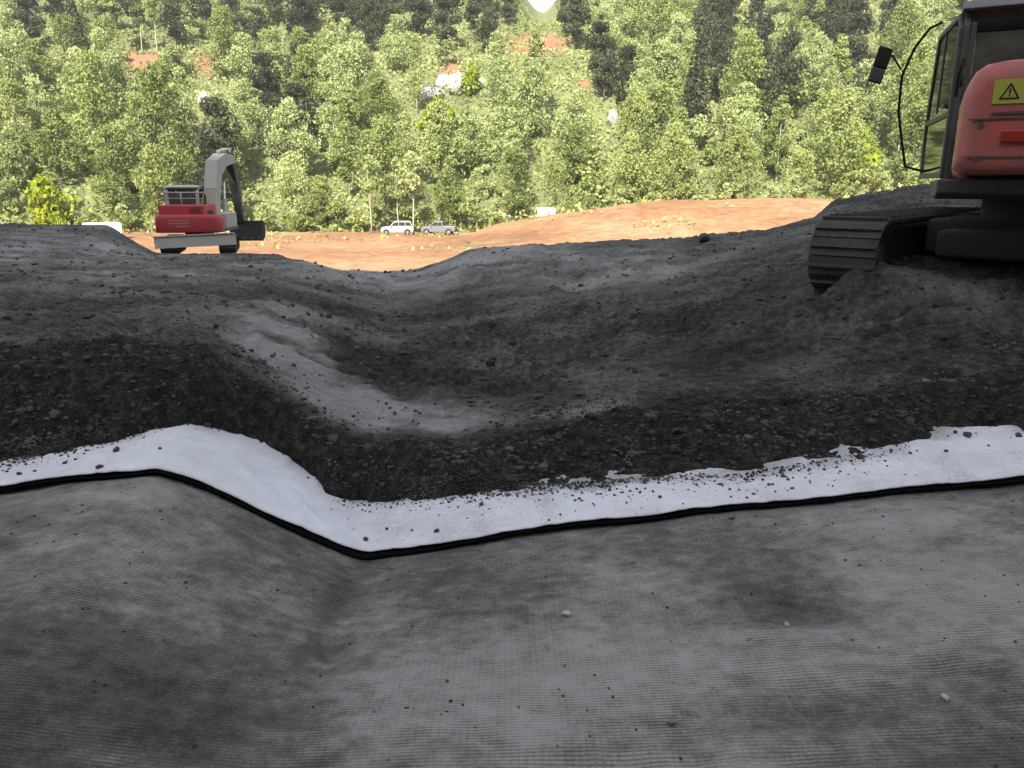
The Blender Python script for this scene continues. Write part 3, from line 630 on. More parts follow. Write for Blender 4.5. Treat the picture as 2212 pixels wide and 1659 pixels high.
def cab(root, x0, x1, y0, y1, z0, z1, mats, door=0.0, glass=None):
    fm, rf = mats; g = glass or m_glass; H = z1-z0; t = .085
    prof = [(y0, z0), (y0, z1-.16), (y0+.12, z1), (y1-.24, z1), (y1-.06, z1-.42*H), (y1, z0+.32*H), (y1-.03, z0+.12*H), (y1-.12, z0)]
    cy, cz = (y0+y1)/2, (z0+z1)/2
    inn = [(y+(t if y < cy else -t), z+(t*1.1 if z < cz else -t)) for y, z in prof]; inn[4] = (prof[4][0]-t, prof[4][1]); inn[5] = (prof[5][0]-t, prof[5][1]); inn[2] = (prof[2][0]+.04, z1-t); inn[1] = (y0+t, z1-.2)
    mb = MB(); mb.ring(prof, inn, x1-.06, x1); mb.ring(prof, inn, x0, x0+.06)
    for (y, z) in ((y0+.04, z0+.05), (y1-.17, z0+.05), (y0+.16, z1-.04), (y1-.28, z1-.04)): mb.box(((x0+x1)/2, y, z), (x1-x0-.12, .07, .08))
    mb.box(((x0+x1)/2, y0+.025, z0+.26), (x1-x0-.13, .04, .42))           # rear lower panel
    mb.box((x0+.09, y0+.03, cz+.1), (.055, .05, H*.72)); mb.box((x1-.09, y0+.03, cz+.1), (.055, .05, H*.72)); mb.box(((x0+x1)/2, (y0+y1)/2, z0+.03), (x1-x0-.14, y1-y0-.35, .04))
    c = mb.build('cab', fm, root, .012)
    mb = MB(); mb.prism([(y0-.03, z1), (y0+.02, z1+.07), (y1-.32, z1+.08), (y1-.16, z1+.01), (y1-.2, z1-.015), (y0-.03, z1-.015)], x0-.03, x1+.03); mb.build('cab_roof', rf, c, .02)
    MB().box(((x0+x1)/2, y0+.02, z0+.48+(H-.72)/2), (x1-x0-.24, .012, H-.72)).build('rear_window', m_dglass, c)
    mb = MB(); q = [inn[i] for i in (3, 4, 5, 6)]
    for a, b in zip(q[:-1], q[1:]):
        mb.add([(x0+.08, a[0], a[1]), (x1-.08, a[0], a[1]), (x1-.08, b[0], b[1]), (x0+.08, b[0], b[1])], [(0, 1, 2, 3)])
    mb.build('windscreen', g, c)
    mb = MB(); mb.prism(inn, x1-.035, x1-.03); mb.build('side_window', g, c)
    # door (near side), hinged at its rear post
    D = Matrix.Translation((x0, y0+.07, 0)) @ Matrix.Rotation(door, 4, 'Z') @ Matrix.Translation((-x0, -y0-.07, 0))
    dp = [(y+(.015 if y < cy else -.015), z+(.015 if z < cz else -.02)) for y, z in prof]; di = [(y+(.08 if y < cy else -.075), z+(.06 if z < cz else -.06)) for y, z in dp]
    di[1] = (dp[1][0]+.06, dp[1][1]-.03); di[2] = (dp[2][0]+.03, dp[2][1]-.05)
    mb = MB(); mb.ring(dp, di, x0-.045, x0-.005); mb.box((x0-.025, cy, z0+.40*H), (.035, y1-y0-.22, .06)); mb.box((x0-.05, y0+.35, z0+.46*H), (.03, .16, .05)); mb.box((x0-.025, y0+.55*(y1-y0), z0+.7*H), (.03, .035, H*.52))
    dr = mb.xf(D).build('door', fm, c, .008)
    mb = MB(); mb.prism(di, x0-.027, x0-.022); mb.xf(D).build('door_window', g, dr)
    # seat with backrest and head rest, levers and monitor inside
    sx = (x0+x1)/2; mb = MB(); mb.box((sx, y0+.62, z0+.46), (.46, .46, .14)); mb.box((sx, y0+.38, z0+.80), (.42, .12, .60), Matrix.Rotation(R(-8), 3, 'X')); mb.box((sx, y0+.33, z0+1.18), (.24, .09, .18)); mb.box((sx, y0+.6, z0+.22), (.3, .34, .34)); mb.box((sx-.29, y0+.66, z0+.62), (.08, .34, .07)); mb.box((sx+.29, y0+.66, z0+.62), (.08, .34, .07))
    mb.build('operator_seat', m_black, c, .03)
    return c

def decal_tri(mb, x, z, s_, y, t=.012):       # outlined warning triangle in the x-z plane
    P = [(x-s_/2, z-s_*.43), (x+s_/2, z-s_*.43), (x, z+s_*.43)]
    for a, b in zip(P, P[1:]+P[:1]):
        a = Vector((a[0], y, a[1])); b = Vector((b[0], y, b[1])); m = (a+b)/2; l = (b-a).length; ang = math.atan2(b.z-a.z, b.x-a.x)
        mb.box(m, (l+t*.6, .002, t), Matrix.Rotation(-ang, 3, 'Y'))
    mb.box((x, y, z), (s_*.10, .002, s_*.30)); mb.box((x, y, z-s_*.27), (s_*.10, .002, s_*.09))

# --- right machine, cut by the frame
OX, OY = 5.45, 7.95; OZ = float(TOP(OX, OY))-.0
OZ = .53
ex = empty('excavator', (OX, OY, OZ), R(-27))
tag(ex, 'orange-red tracked excavator with a black cab and ajar door, cut off at the right', 'excavator')
MI = Matrix.Translation((OX, OY, OZ)) @ Matrix.Rotation(R(-27), 4, 'Z'); INV = MI.inverted()
und = R(-15)              # undercarriage turned a little against the upper body
MU = Matrix.Translation((0, 0, .07)) @ Matrix.Rotation(und, 4, 'Z')
for cx in (-1.25, 1.25): crawler(ex, MU, cx, 2.25, .35, .60, m_dusty, m_steel)
mb = MB().box((0, 0, .5), (1.9, 1.5, .34)); mb.box((0, .9, .45), (1.5, .5, .26)); mb.box((0, -.9, .45), (1.5, .5, .26)); mb.xf(MU).build('undercarriage_frame', m_steel, ex, .04)
MB().cyl((0, 0, .82), (0, 0, 1), .62, .34, 36).build('turntable', m_steel, ex)
mb = MB(); mb.prism([(-2.1, 1.0), (-2.1, 1.12), (1.85, 1.12), (1.85, 1.02), (1.2, .95), (-1.5, .95)], -1.1, 1.15); mb.build('deck', m_dgrey, ex, .02)
mb = MB(); mb.box((.12, -.95, 1.52), (2.12, 1.75, .80)); mb.build('engine_hood', m_red, ex, .10, seg=4)
# counterweight: rounded slab
def rounded(x0, x1, y0, y1, rad, n=8):
    P = []
    for cxx, cyy, a0 in ((x1-rad, y0+rad, -90), (x1-.03, y1-.03, 0), (x0+.03, y1-.03, 90), (x0+rad, y0+rad, 180)):
        rr = rad if cyy < (y0+y1)/2 else .03
        for i in range(n+1): a = R(a0+90*i/n); P.append((cxx+rr*math.cos(a), cyy+rr*math.sin(a)))
    return P
def slab(P, zs):     # zs: list of (z, inset) loops
    c = Vector((sum(p[0] for p in P)/len(P), sum(p[1] for p in P)/len(P))); vs = []; fs = []; n = len(P)
    for z, ins in zs:
        for p in P:
            d = Vector(p)-c; l = d.length; q = c+d*(1-ins/l); vs.append((q.x, q.y, z))
    for k in range(len(zs)-1):
        for i in range(n): fs.append((k*n+i, k*n+(i+1) % n, (k+1)*n+(i+1) % n, (k+1)*n+i))
    fs.append(tuple(range(n))[::-1]); fs.append(tuple((len(zs)-1)*n+i for i in range(n))); return MB().add(vs, fs)
P = rounded(-.99, 1.18, -2.36, -1.5, .14)
cwt = slab(P, [(1.15, .08), (1.21, .0), (1.30, 0), (1.72, 0), (1.84, .02), (1.92, .06), (1.97, .13), (1.99, .24)]).build('counterweight', m_red, ex, smooth=True)
mb = MB(); mb.box((-.50, -2.366, 1.755), (.62, .006, .175)); mb.build('warning_sticker', m_yel, cwt)
mb = MB(); decal_tri(mb, -.70, 1.755, .12, -2.371); mb.build('warning_symbol', m_blk, cwt); mb = MB(); mb.box((-.40, -2.371, 1.78), (.22, .002, .018)); mb.box((-.38, -2.371, 1.74), (.26, .002, .014)); mb.box((-.43, -2.371, 1.71), (.16, .002, .012)); mb.build('warning_text', m_blk, cwt)
mb = MB(); mb.box((-.3, -2.362, 1.60), (1.0, .02, .018)); mb.build('panel_groove', m_dgrey, cwt)
for zz in (1.58, 1.30): MB().box((0, -2.362, zz-.02), (1.9, .014, .012)).build('panel_groove', m_dgrey, cwt)
for xx in (-.86, .95):
    for zz in (1.27, 1.52): MB().cyl((xx, -2.365, zz), (0, 1, 0), .022, .02, 8).build('bolt', m_steel, cwt)
MB().box((-.55, -2.375, 1.43), (.34, .03, .09)).build('tail_lamp', m_rl0, cwt, .01)
mb = MB(); mb.tube([(-.6, -1.95, 1.96), (-.6, -1.95, 2.06), (-.42, -1.95, 2.06), (-.42, -1.95, 1.96)], .018, 8); mb.build('lifting_eye', m_steel, cwt)
mb = MB()
for k in range(6): mb.box((-.945, -.62-.09*k, 1.35), (.02, .03, .26))
mb.build('side_vent', m_dgrey, ex)
cb = cab(ex, -1.0, -.05, .07, 1.80, 1.13, 2.80, (m_cabp, m_roof), door=R(7))
mb = MB(); mb.tube([INV @ at(u, v, Y) for u, v, Y in ((2036, 48, 9.55), (2008, 62, 9.6), (1975, 105, 9.75), (1948, 165, 9.85), (1941, 240, 9.9), (1947, 300, 9.9), (1955, 360, 9.9), (1985, 368, 9.8), (2040, 376, 9.6))], .016, 10)
rail = mb.build('grab_rail', m_black, ex, smooth=True)
mb = MB(); mb.tube([INV @ at(1943, 130, 9.85), INV @ at(1925, 118, 9.8), INV @ at(1905, 110, 9.8)], .012, 8)
p = INV @ at(1903, 128, 9.8); mr = MB().tube([INV @ at(1946, 150, 9.85), INV @ at(1928, 120, 9.8), INV @ at(1908, 125, 9.8)], .012, 8).build('mirror_arm', m_black, ex)
rt = (MI.to_3x3().inverted() @ Matrix.Rotation(R(14), 3, 'Y'))
MB().box(INV @ at(1907, 125, 9.8), (.17, .05, .24), rt).build('mirror', m_black, mr, .02)
MB().box(INV @ at(1893, 163, 9.8), (.17, .05, .17), rt).build('wide_angle_mirror', m_dgrey, mr, .02)
mb = MB(); mb.tube([(-1.0, -.3, 1.92), (-1.0, -.3, 2.15), (-1.0, -1.2, 2.15), (-1.0, -1.2, 1.92)], .016, 8); mb.build('handrail', m_black, ex, smooth=True)
mb = MB(); beam(mb, [(1.0, 1.25), (2.2, 2.9), (3.2, 3.75), (4.4, 4.0), (6.2, 3.7)], [.42, .62, .66, .5, .32], .10, .52); mb.build('boom', m_red, ex, .02)
mb = MB(); beam(mb, [(5.7, 4.3), (6.2, 3.75), (6.9, 2.2), (7.3, 1.3)], [.25, .5, .36, .24], .16, .46); mb.build('stick', m_red, ex, .02)
piston(ex, (1.4, 1.1), (3.0, 3.5), .05, .075); piston(ex, (1.4, 1.1), (3.0, 3.5), .57, .075); piston(ex, (3.4, 4.2), (5.7, 4.4), .31, .07)
def bucket(root, y, z, wdt, s_, x, mat):
    pr = [(y, z), (y+.35*s_, z-.05*s_), (y+.55*s_, z-.45*s_), (y+.35*s_, z-.85*s_), (y-.15*s_, z-1.0*s_), (y-.55*s_, z-.9*s_)]
    inn = [(y-.02, z-.08*s_), (y+.28*s_, z-.13*s_), (y+.44*s_, z-.46*s_), (y+.27*s_, z-.76*s_), (y-.12*s_, z-.9*s_), (y-.5*s_, z-.82*s_)]
    mb = MB(); mb.ring(pr, inn, x-wdt/2+.03, x+wdt/2-.03); mb.prism(pr, x-wdt/2, x-wdt/2+.03); mb.prism(pr, x+wdt/2-.03, x+wdt/2)
    b = mb.build('bucket', mat, root, .01)
    for k in range(5): MB().box((x-wdt/2+.08+k*(wdt-.16)/4, y-.62*s_, z-.86*s_), (.07, .2, .05), Matrix.Rotation(R(20), 3, 'X')).build('bucket_tooth', m_steel, b)
    return b
bucket(ex, 7.3, 1.3, 1.1, .8, .31, m_steel)
MB().box((.68, .9, 1.35), (.8, 1.4, .45)).build('tool_box', m_red, ex, .04)

# --- far machine on the left
p = at(436, 549, 31.6); LXo, LYo = p.x, p.y; LZo = -0.98
e2 = empty('excavator', (LXo, LYo, LZo), R(5))
tag(e2, 'crimson tracked excavator with a raised grey boom working on the left ridge', 'excavator')
MU2 = Matrix.Rotation(R(-3+14), 4, 'Z')
for cx in (-1.02, 1.10): crawler(e2, MU2, cx, 1.45, .29, .62, m_steel, m_steel)
mb = MB().box((0, 0, .48), (1.7, 1.2, .20)); mb.xf(MU2).build('undercarriage_frame', m_steel, e2, .03)
mb = MB(); mb.prism([(-1.95, .30), (-1.90, .72), (-1.84, .72), (-1.88, .30)], -1.42, 1.5); mb.box((0, -1.9, .74), (2.92, .1, .05)); mb.box((-.6, -1.5, .45), (.14, .8, .14)); mb.box((.6, -1.5, .45), (.14, .8, .14))
mb.xf(MU2 @ Matrix.Rotation(R(-2), 4, 'Y')).build('dozer_blade', m_lgrey, e2, .01)
MB().cyl((0, 0, .7), (0, 0, 1), .55, .3, 30).build('turntable', m_steel, e2)
mb = MB().box((0, 0, .86), (2.4, 2.9, .12)); mb.build('deck', m_dgrey, e2, .02)
P = rounded(-1.25, 1.25, -1.5, -.85, .28)
cw2 = slab(P, [(.80, .06), (.86, 0), (1.30, 0), (1.42, .03), (1.47, .1)]).build('counterweight', m_crim, e2, smooth=True)
mb = MB()
for k, (a, b) in enumerate(((-.62, .1), (-.7, .12), (-.45, .12))): mb.box(((a+b)/2, -1.506, 1.26-.11*k), (b-a, .006, .035))
mb.build('painted_stripes', m_pink, cw2)
mb = MB().box((-.28, -.35, 1.36), (1.75, 1.5, .95)); mb.build('engine_hood', m_crim, e2, .06, seg=3)
mb = MB()
for k in range(6): mb.box((.62, -.7+.1*k, 1.45), (.02, .04, .35))
mb.build('hood_vent', m_dgrey, e2); mb = MB()
for k in range(4): mb.box((.25, -1.112, 1.55+.06*k), (.4, .012, .02))
mb.build('hood_vent', m_dgrey, e2)
m_cream = paint('pale_cab_paint', (.60, .59, .57), .4, .2)
cab(e2, -1.24, .05, .15, 1.55, .95, 2.50, (m_cream, m_cream), 0, m_dglass)
mb = MB(); mb.tube([(-1.15, -.9, 1.85), (-1.15, -.9, 2.3), (.55, -.9, 2.3), (.55, -.9, 1.85)], .03, 8); mb.tube([(-.3, -.9, 1.85), (-.3, -.9, 2.3)], .03, 8); mb.tube([(-1.15, -.9, 2.3), (-1.15, .2, 2.3)], .025, 8); mb.tube([(-1.15, -.9, 2.08), (.55, -.9, 2.08)], .02, 8)
mb.build('handrail', m_lgrey, e2, smooth=True)
for sx, zz in ((-1.55, 2.1), (-1.6, 1.45)):
    a = MB().tube([(-1.2, 1.2, zz), (sx, 1.2, zz+.05)], .02, 8).build('mirror_arm', m_black, e2); MB().box((sx, 1.2, zz), (.22, .06, .30)).build('mirror', m_black, a, .02)
mb = MB().box((.95, .55, 1.2), (.45, 1.6, .6)); mb.build('fuel_tank', m_lgrey, e2, .04)
mb = MB(); mb.cyl((.35, -.1, 2.0), (0, 0, 1), .06, .45, 14); mb.build('exhaust_pipe', m_black, e2)
bx = .42
mb = MB(); beam(mb, [(.45, 1.0), (.8, 2.3), (1.35, 3.25), (2.4, 3.62), (4.0, 3.68)], [.45, .72, .82, .55, .3], bx-.24, bx+.24); mb.build('boom', m_lgrey, e2, .03)
mb = MB(); mb.cyl((bx-.26, 1.15, 2.5), (1, 0, 0), .22, .06, 20); mb.box((bx-.27, .95, 2.3), (.04, .3, .55)); mb.build('boom_bracket', m_dgrey, e2, .01)
mb = MB(); beam(mb, [(3.7, 4.1), (4.1, 3.55), (4.6, 2.2), (4.95, .95)], [.3, .62, .42, .3], bx-.17, bx+.17); mb.build('stick', m_dgrey, e2, .02)
piston(e2, (1.1, 1.05), (1.5, 2.7), bx-.32, .08, mat=m_lgrey); piston(e2, (1.1, 1.05), (1.5, 2.7), bx+.32, .08, mat=m_lgrey); piston(e2, (2.2, 3.95), (3.7, 4.1), bx, .08, mat=m_lgrey); piston(e2, (4.45, 3.5), (5.2, 1.5), bx, .07, mat=m_lgrey)
mb = MB(); mb.box((bx-.1, 5.2, 1.25), (.12, .5, .12)); mb.box((bx+.1, 5.2, 1.25), (.12, .5, .12)); mb.build('bucket_link', m_lgrey, e2, .01)
mb = MB(); mb.tube([(bx-.27, .6, 1.4), (bx-.30, .9, 2.3), (bx-.28, 1.5, 3.3), (bx-.27, 2.6, 3.95), (bx-.27, 3.8, 4.0)], .025, 6); mb.tube([(bx-.27, 3.8, 4.0), (bx-.24, 4.5, 3.4), (bx-.22, 4.7, 2.4)], .022, 6); mb.build('hydraulic_hose', m_black, e2)
bucket(e2, 5.0, .98, 1.45, .92, bx+.25, m_black)

# ------------------------------------------------------------ cars and vans beyond the site
m_silver = paint('silver_paint', (.52, .53, .55), .3, .15, metal=.3); m_cgrey = paint('grey_car_paint', (.22, .24, .27), .3, .2, metal=.3); m_white = paint('white_paint', (.8, .8, .8), .4, .1)
m_cglass = plain('car_glass', (.03, .035, .04), .08); m_rim = plain('rim', (.45, .45, .46), .3, .7); m_lamp = plain('lamp_lens', (.7, .7, .68), .15); m_rl = plain('tail_lens', (.45, .03, .03), .2)
def vehicle(label, name, cat, loc, rz, body, glass_prof, Wd, mat, wy, wr=.34, group=None):
    e = empty(name, loc, rz); tag(e, label, cat)
    mb = MB(); mb.prism(body, -Wd/2, Wd/2); b = mb.build('body', mat, e, .05)
    for q in glass_prof:
        mb = MB(); mb.prism(q, -Wd/2-.012, Wd/2+.012); mb.build('window', m_cglass, e, .01)
    for y in wy:
        for sx in (-1, 1):
            t = MB().cyl((sx*(Wd/2-.09), y, wr), (1, 0, 0), wr, .22, 24).build('wheel', m_black, e, .02); MB().cyl((sx*(Wd/2+.005), y, wr), (1, 0, 0), wr*.6, .05, 16).build('rim', m_rim, t)
    yf = max(p[0] for p in body); yb = min(p[0] for p in body)
    for sx in (-1, 1):
        MB().box((sx*Wd*.36, yf-.01, .72), (.3, .06, .14)).build('headlight', m_lamp, e, .01); MB().box((sx*Wd*.42, yb+.01, .85), (.16, .05, .26)).build('tail_light', m_rl, e, .01)
        MB().box((sx*(Wd/2+.1), yf-1.45, 1.1), (.18, .09, .14)).build('mirror', m_black, e, .02)
    for yy_ in (yf, yb): MB().box((0, yy_, .46), (Wd*.9, .1, .22)).build('bumper', m_black, e, .03)
    return e
suv = [(-2.2, .35), (-2.25, 1.0), (-2.1, 1.15), (-1.85, 1.72), (-1.6, 1.8), (.1, 1.8), (.4, 1.72), (.95, 1.12), (2.0, 1.0), (2.15, .8), (2.15, .35), (1.85, .3), (1.75, .58), (1.45, .75), (1.1, .6), (.98, .3), (-.95, .3), (-1.08, .6), (-1.4, .75), (-1.75, .58), (-1.85, .3)]
suvg = [[(-1.98, 1.2), (-1.75, 1.64), (-1.15, 1.66), (-1.15, 1.2)], [(-1.07, 1.2), (-1.07, 1.66), (-.3, 1.67), (-.3, 1.2)], [(-.22, 1.2), (-.22, 1.67), (.3, 1.64), (.75, 1.2)]]
pick = [(-2.45, .55), (-2.45, 1.12), (-.75, 1.14), (-.68, 1.72), (-.5, 1.78), (.45, 1.76), (1.1, 1.12), (2.2, 1.02), (2.35, .85), (2.35, .4), (2.0, .35), (1.9, .62), (1.6, .8), (1.25, .64), (1.13, .35), (-1.1, .35), (-1.22, .64), (-1.55, .8), (-1.9, .62), (-2.0, .4)]
pickg = [[(-.6, 1.2), (-.55, 1.66), (-.1, 1.68), (-.1, 1.2)], [(-.02, 1.2), (-.02, 1.68), (.42, 1.66), (.85, 1.2)]]
van = [(-2.5, .4), (-2.55, 2.3), (-2.4, 2.45), (1.2, 2.45), (1.5, 2.35), (2.1, 1.4), (2.55, 1.2), (2.65, .9), (2.65, .4), (2.2, .35), (2.1, .62), (1.75, .78), (1.4, .62), (1.3, .35), (-1.1, .35), (-1.2, .62), (-1.55, .78), (-1.9, .62), (-2.0, .35)]
vang = [[(.75, 1.45), (.75, 2.15), (1.4, 2.15), (1.85, 1.45)]]
def put(u, Y): x = at(u, 500, Y).x; return (x, Y, farz(x, Y)+.02)
vehicle('silver station car parked at the foot of the forest, left of the grey pickup', 'parked_car', 'car', put(858, 106), R(96), suv, suvg, 1.8, m_silver, (1.42, -1.4))
vehicle('grey pickup parked behind the slim tree, right of the silver car', 'pickup_truck', 'pickup', put(948, 109), R(84), pick, pickg, 1.85, m_cgrey, (1.57, -1.56), .38)
vehicle('white van on the far left with only its roof above the grey ridge', 'white_van', 'van', tuple(a-b for a, b in zip(put(212, 96), (0, 0, .45))), R(125), van, vang, 2.0, m_white, (1.75, -1.55))
x = at(1177, 450, 112.5).x; vehicle('white van just showing over the left end of the ochre bank', 'white_van', 'van', (x, 112.5, at(1177, 448, 112.5).z-2.47), R(9), van, vang, 2.0, m_white, (1.75, -1.55))

# ------------------------------------------------------------ trees
def leaf_cloud(P, size, rs, updir=.35):
    n = len(P); nr = rs.normal(size=(n, 3)); nr[:, 2] += updir; nr /= np.linalg.norm(nr, axis=1)[:, None]
    a = np.cross(nr, rs.normal(size=(n, 3))); a /= np.linalg.norm(a, axis=1)[:, None]; b = np.cross(nr, a)
    s1 = size*(.6+.8*rs.random(n))[:, None]; s2 = s1*(.5+.35*rs.random(n))[:, None]
    V = np.stack([P-a*s1*.5, P+b*s2*.5+a*s1*.08, P+a*s1*.5, P-b*s2*.5+a*s1*.05], 1).reshape(-1, 3)
    return V, np.arange(4*n).reshape(n, 4)
def crown_points(rs, H, rad, base, n, lobes, kind):
    P = []; T = []
    if kind == 'cone':
        per = n//lobes
        for k in range(lobes):
            f = k/(lobes-1); z = base+(H-base)*f; r_ = rad*(1-f)**.85+.15
            nb = max(5, int(9*(1-f))+3)
            m = int(per*(1.5-f)); a = rs.integers(0, nb, m)*2*math.pi/nb+k*1.1+rs.normal(size=m)*.16; q = rs.random(m)**.6*r_
            P.append(np.stack([q*np.cos(a), q*np.sin(a), z-q*.32+rs.normal(size=m)*.14], 1)); T.append(np.full(m, rs.random()*.5)+.5*rs.random(m))
    else:
        for k in range(lobes):
            f = rs.random(); z = base+(H-base)*(.12+.80*f); ww = math.sin(math.pi*min(.95, max(.12, f*.8+.16)))
            a = rs.random()*6.28; q = rad*.70*ww*math.sqrt(rs.random()); c = np.array([q*math.cos(a), q*math.sin(a), z])
            lr = rad*rs.uniform(.26, .48)*(.7+.4*ww); m = int(n/lobes*rs.uniform(.6, 1.4))
            d = rs.normal(size=(m, 3)); d /= np.linalg.norm(d, axis=1)[:, None]
            sub = rs.normal(size=(7, 3)); sub /= np.linalg.norm(sub, axis=1)[:, None]; bulge = np.max(d @ sub.T, axis=1)
            d = d*(lr*(.55+.5*bulge**3)*(.75+.35*rs.random(m)))[:, None]; d[:, 2] *= .8
            P.append(c+d); T.append(np.full(m, rs.random()*.7)+.3*rs.random(m))
    return np.concatenate(P), np.concatenate(T)
protos = {}
def make_tree(key, name, seed, H, rad, base, n, lobes, lsize, leaf, bark, tr, kind='round'):
    rs = np.random.default_rng(seed); root = bpy.data.objects.new(name, None); root.empty_display_size = .5
    mb = MB(); lean = rs.normal(size=2)*.25; pts = [(lean[0]*f*f*1.5, lean[1]*f*f*1.5, H*.92*f-.6) for f in (0, .25, .5, .75, 1)]
    mb.tube(pts, [tr, tr*.8, tr*.6, tr*.38, tr*.1], 8)
    for k in range(7 if kind != 'cone' else 0):
        f = rs.uniform(max(.3, base/H), .85); a = rs.random()*6.28; L = rad*rs.uniform(.4, .8); p0 = Vector((lean[0]*f*f*1.5, lean[1]*f*f*1.5, H*.92*f-.6))
        mb.tube([p0, p0+Vector((math.cos(a)*L*.5, math.sin(a)*L*.5, L*.35)), p0+Vector((math.cos(a)*L, math.sin(a)*L, L*.9))], [tr*.35, tr*.22, tr*.06], 5)
    tr_me = bpy.data.meshes.new('trunk'); tr_me.from_pydata(mb.v, [], mb.f); tr_me.materials.append(bark); tr_me.polygons.foreach_set('use_smooth', [True]*len(tr_me.polygons))
    P, T = crown_points(rs, H, rad, base, n, lobes, kind); V, Fc = leaf_cloud(P, lsize, rs)
    cr = npmesh('crown', V, Fc, leaf, False, {'tone': np.repeat(T, 4)})
    protos[key] = (name, tr_me, cr, H, rad)
for s_ in range(5): make_tree('mid%d' % s_, 'broadleaf_tree', 100+s_, 12.5+s_*.9, 4.0+.35*s_, .6, 8200, 34+s_*3, .36, m_leaf_mid, m_bark, .22)
for s_ in range(4): make_tree('pale%d' % s_, 'broadleaf_tree', 200+s_, 11+1.2*s_, 3.7+.4*s_, .3, 7600, 32+s_*3, .36, m_leaf_pale, m_bark_pale, .16)
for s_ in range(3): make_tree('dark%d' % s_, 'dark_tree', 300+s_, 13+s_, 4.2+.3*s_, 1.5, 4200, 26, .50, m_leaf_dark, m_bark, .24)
for s_ in range(2): make_tree('cone%d' % s_, 'conifer', 330+s_, 13+s_*2, 3.0+.2*s_, 1.0, 3400, 20, .46, m_leaf_dark, m_bark, .24, 'cone')
for s_ in range(2): make_tree('birch%d' % s_, 'birch_tree', 400+s_, 12.5+s_, 2.5, 5.5, 1100, 16, .42, m_leaf_pale, m_bark_pale, .13)
for s_ in range(2): make_tree('tall%d' % s_, 'slender_tree', 450+s_, 15+s_, 3.2, 9, 1600, 14, .5, m_leaf_mid, m_bark_pale, .2)
for s_ in range(4): make_tree('bush%d' % s_, 'shrub', 500+s_, 3.4+.4*s_, 2.2+.2*s_, .2, 1300, 12, .38, (m_leaf_mid, m_leaf_pale, m_leaf_pale, m_leaf_mid)[s_], m_bark, .07)
for s_ in range(3): make_tree('slim%d' % s_, 'poplar_tree', 470+s_, 14+1.2*s_, 2.3+.2*s_, 1.0, 4200, 34, .34, m_leaf_pale if s_ < 2 else m_leaf_mid, m_bark_pale, .13)
make_tree('lime', 'shrub', 540, 3.2, 2.2, .2, 1300, 12, .38, m_leaf_lime, m_bark, .07)
def plant(key, x, y, z, s_, rz, label, cat, group):
    name, tm, cm, H, rad = protos[key]; e = bpy.data.objects.new(name, None); e.empty_display_size = .5; sc.collection.objects.link(e)
    e.location = (x, y, z); e.rotation_euler = (0, 0, rz); e.scale = s_ if isinstance(s_, tuple) else (s_, s_, s_)
    for nm, me in (('trunk', tm), ('crown', cm)):
        c = bpy.data.objects.new(nm, me); sc.collection.objects.link(c); c.parent = e
    tag(e, label, cat, group); return e
rnd = random.Random(11); ntree = 0
shade_px = [(60, 0, 130, 60), (230, 20, 460, 105), (500, 0, 770, 85), (800, 0, 990, 50), (560, 190, 650, 290), (1030, 0, 1140, 60), (1180, 0, 1250, 60), (1240, 120, 1290, 190), (1300, 160, 1370, 250), (1500, 20, 1620, 120), (1540, 90, 1720, 180), (1800, 0, 1900, 170), (410, 330, 480, 420), (560, 350, 610, 470)]  # shadowed gaps in the canopy; their shade is put in as dark-leaved trees
clear_px = [(265, 110, 350, 160), (430, 110, 460, 160), (1105, 75, 1225, 112), (915, 140, 1050, 225), (1240, 172, 1275, 192), (428, 185, 465, 240), (1308, 240, 1338, 300)]
gap_px = (1145, -60, 1200, 24)
Yr = 121.0; row = 0
kname = {'mid': 'mid-green rounded tree', 'pale': 'pale yellow-green tree', 'dark': 'dark green broadleaf tree', 'cone': 'dark pointed conifer', 'slim': 'narrow upright pale tree', 'tall': 'slender bare-trunked tree'}
def place_word(x, y, z, H):
    u, v = proj((x, y, z+H*.6)); band = 'at the foot of' if v > 330 else ('halfway up' if v > 130 else 'high on')
    side = 'far left' if u < 450 else 'left of centre' if u < 950 else 'centre' if u < 1350 else 'right of centre' if u < 1800 else 'far right'
    return band, side
rock = hit(HILL, 985, 215, 130, 240)
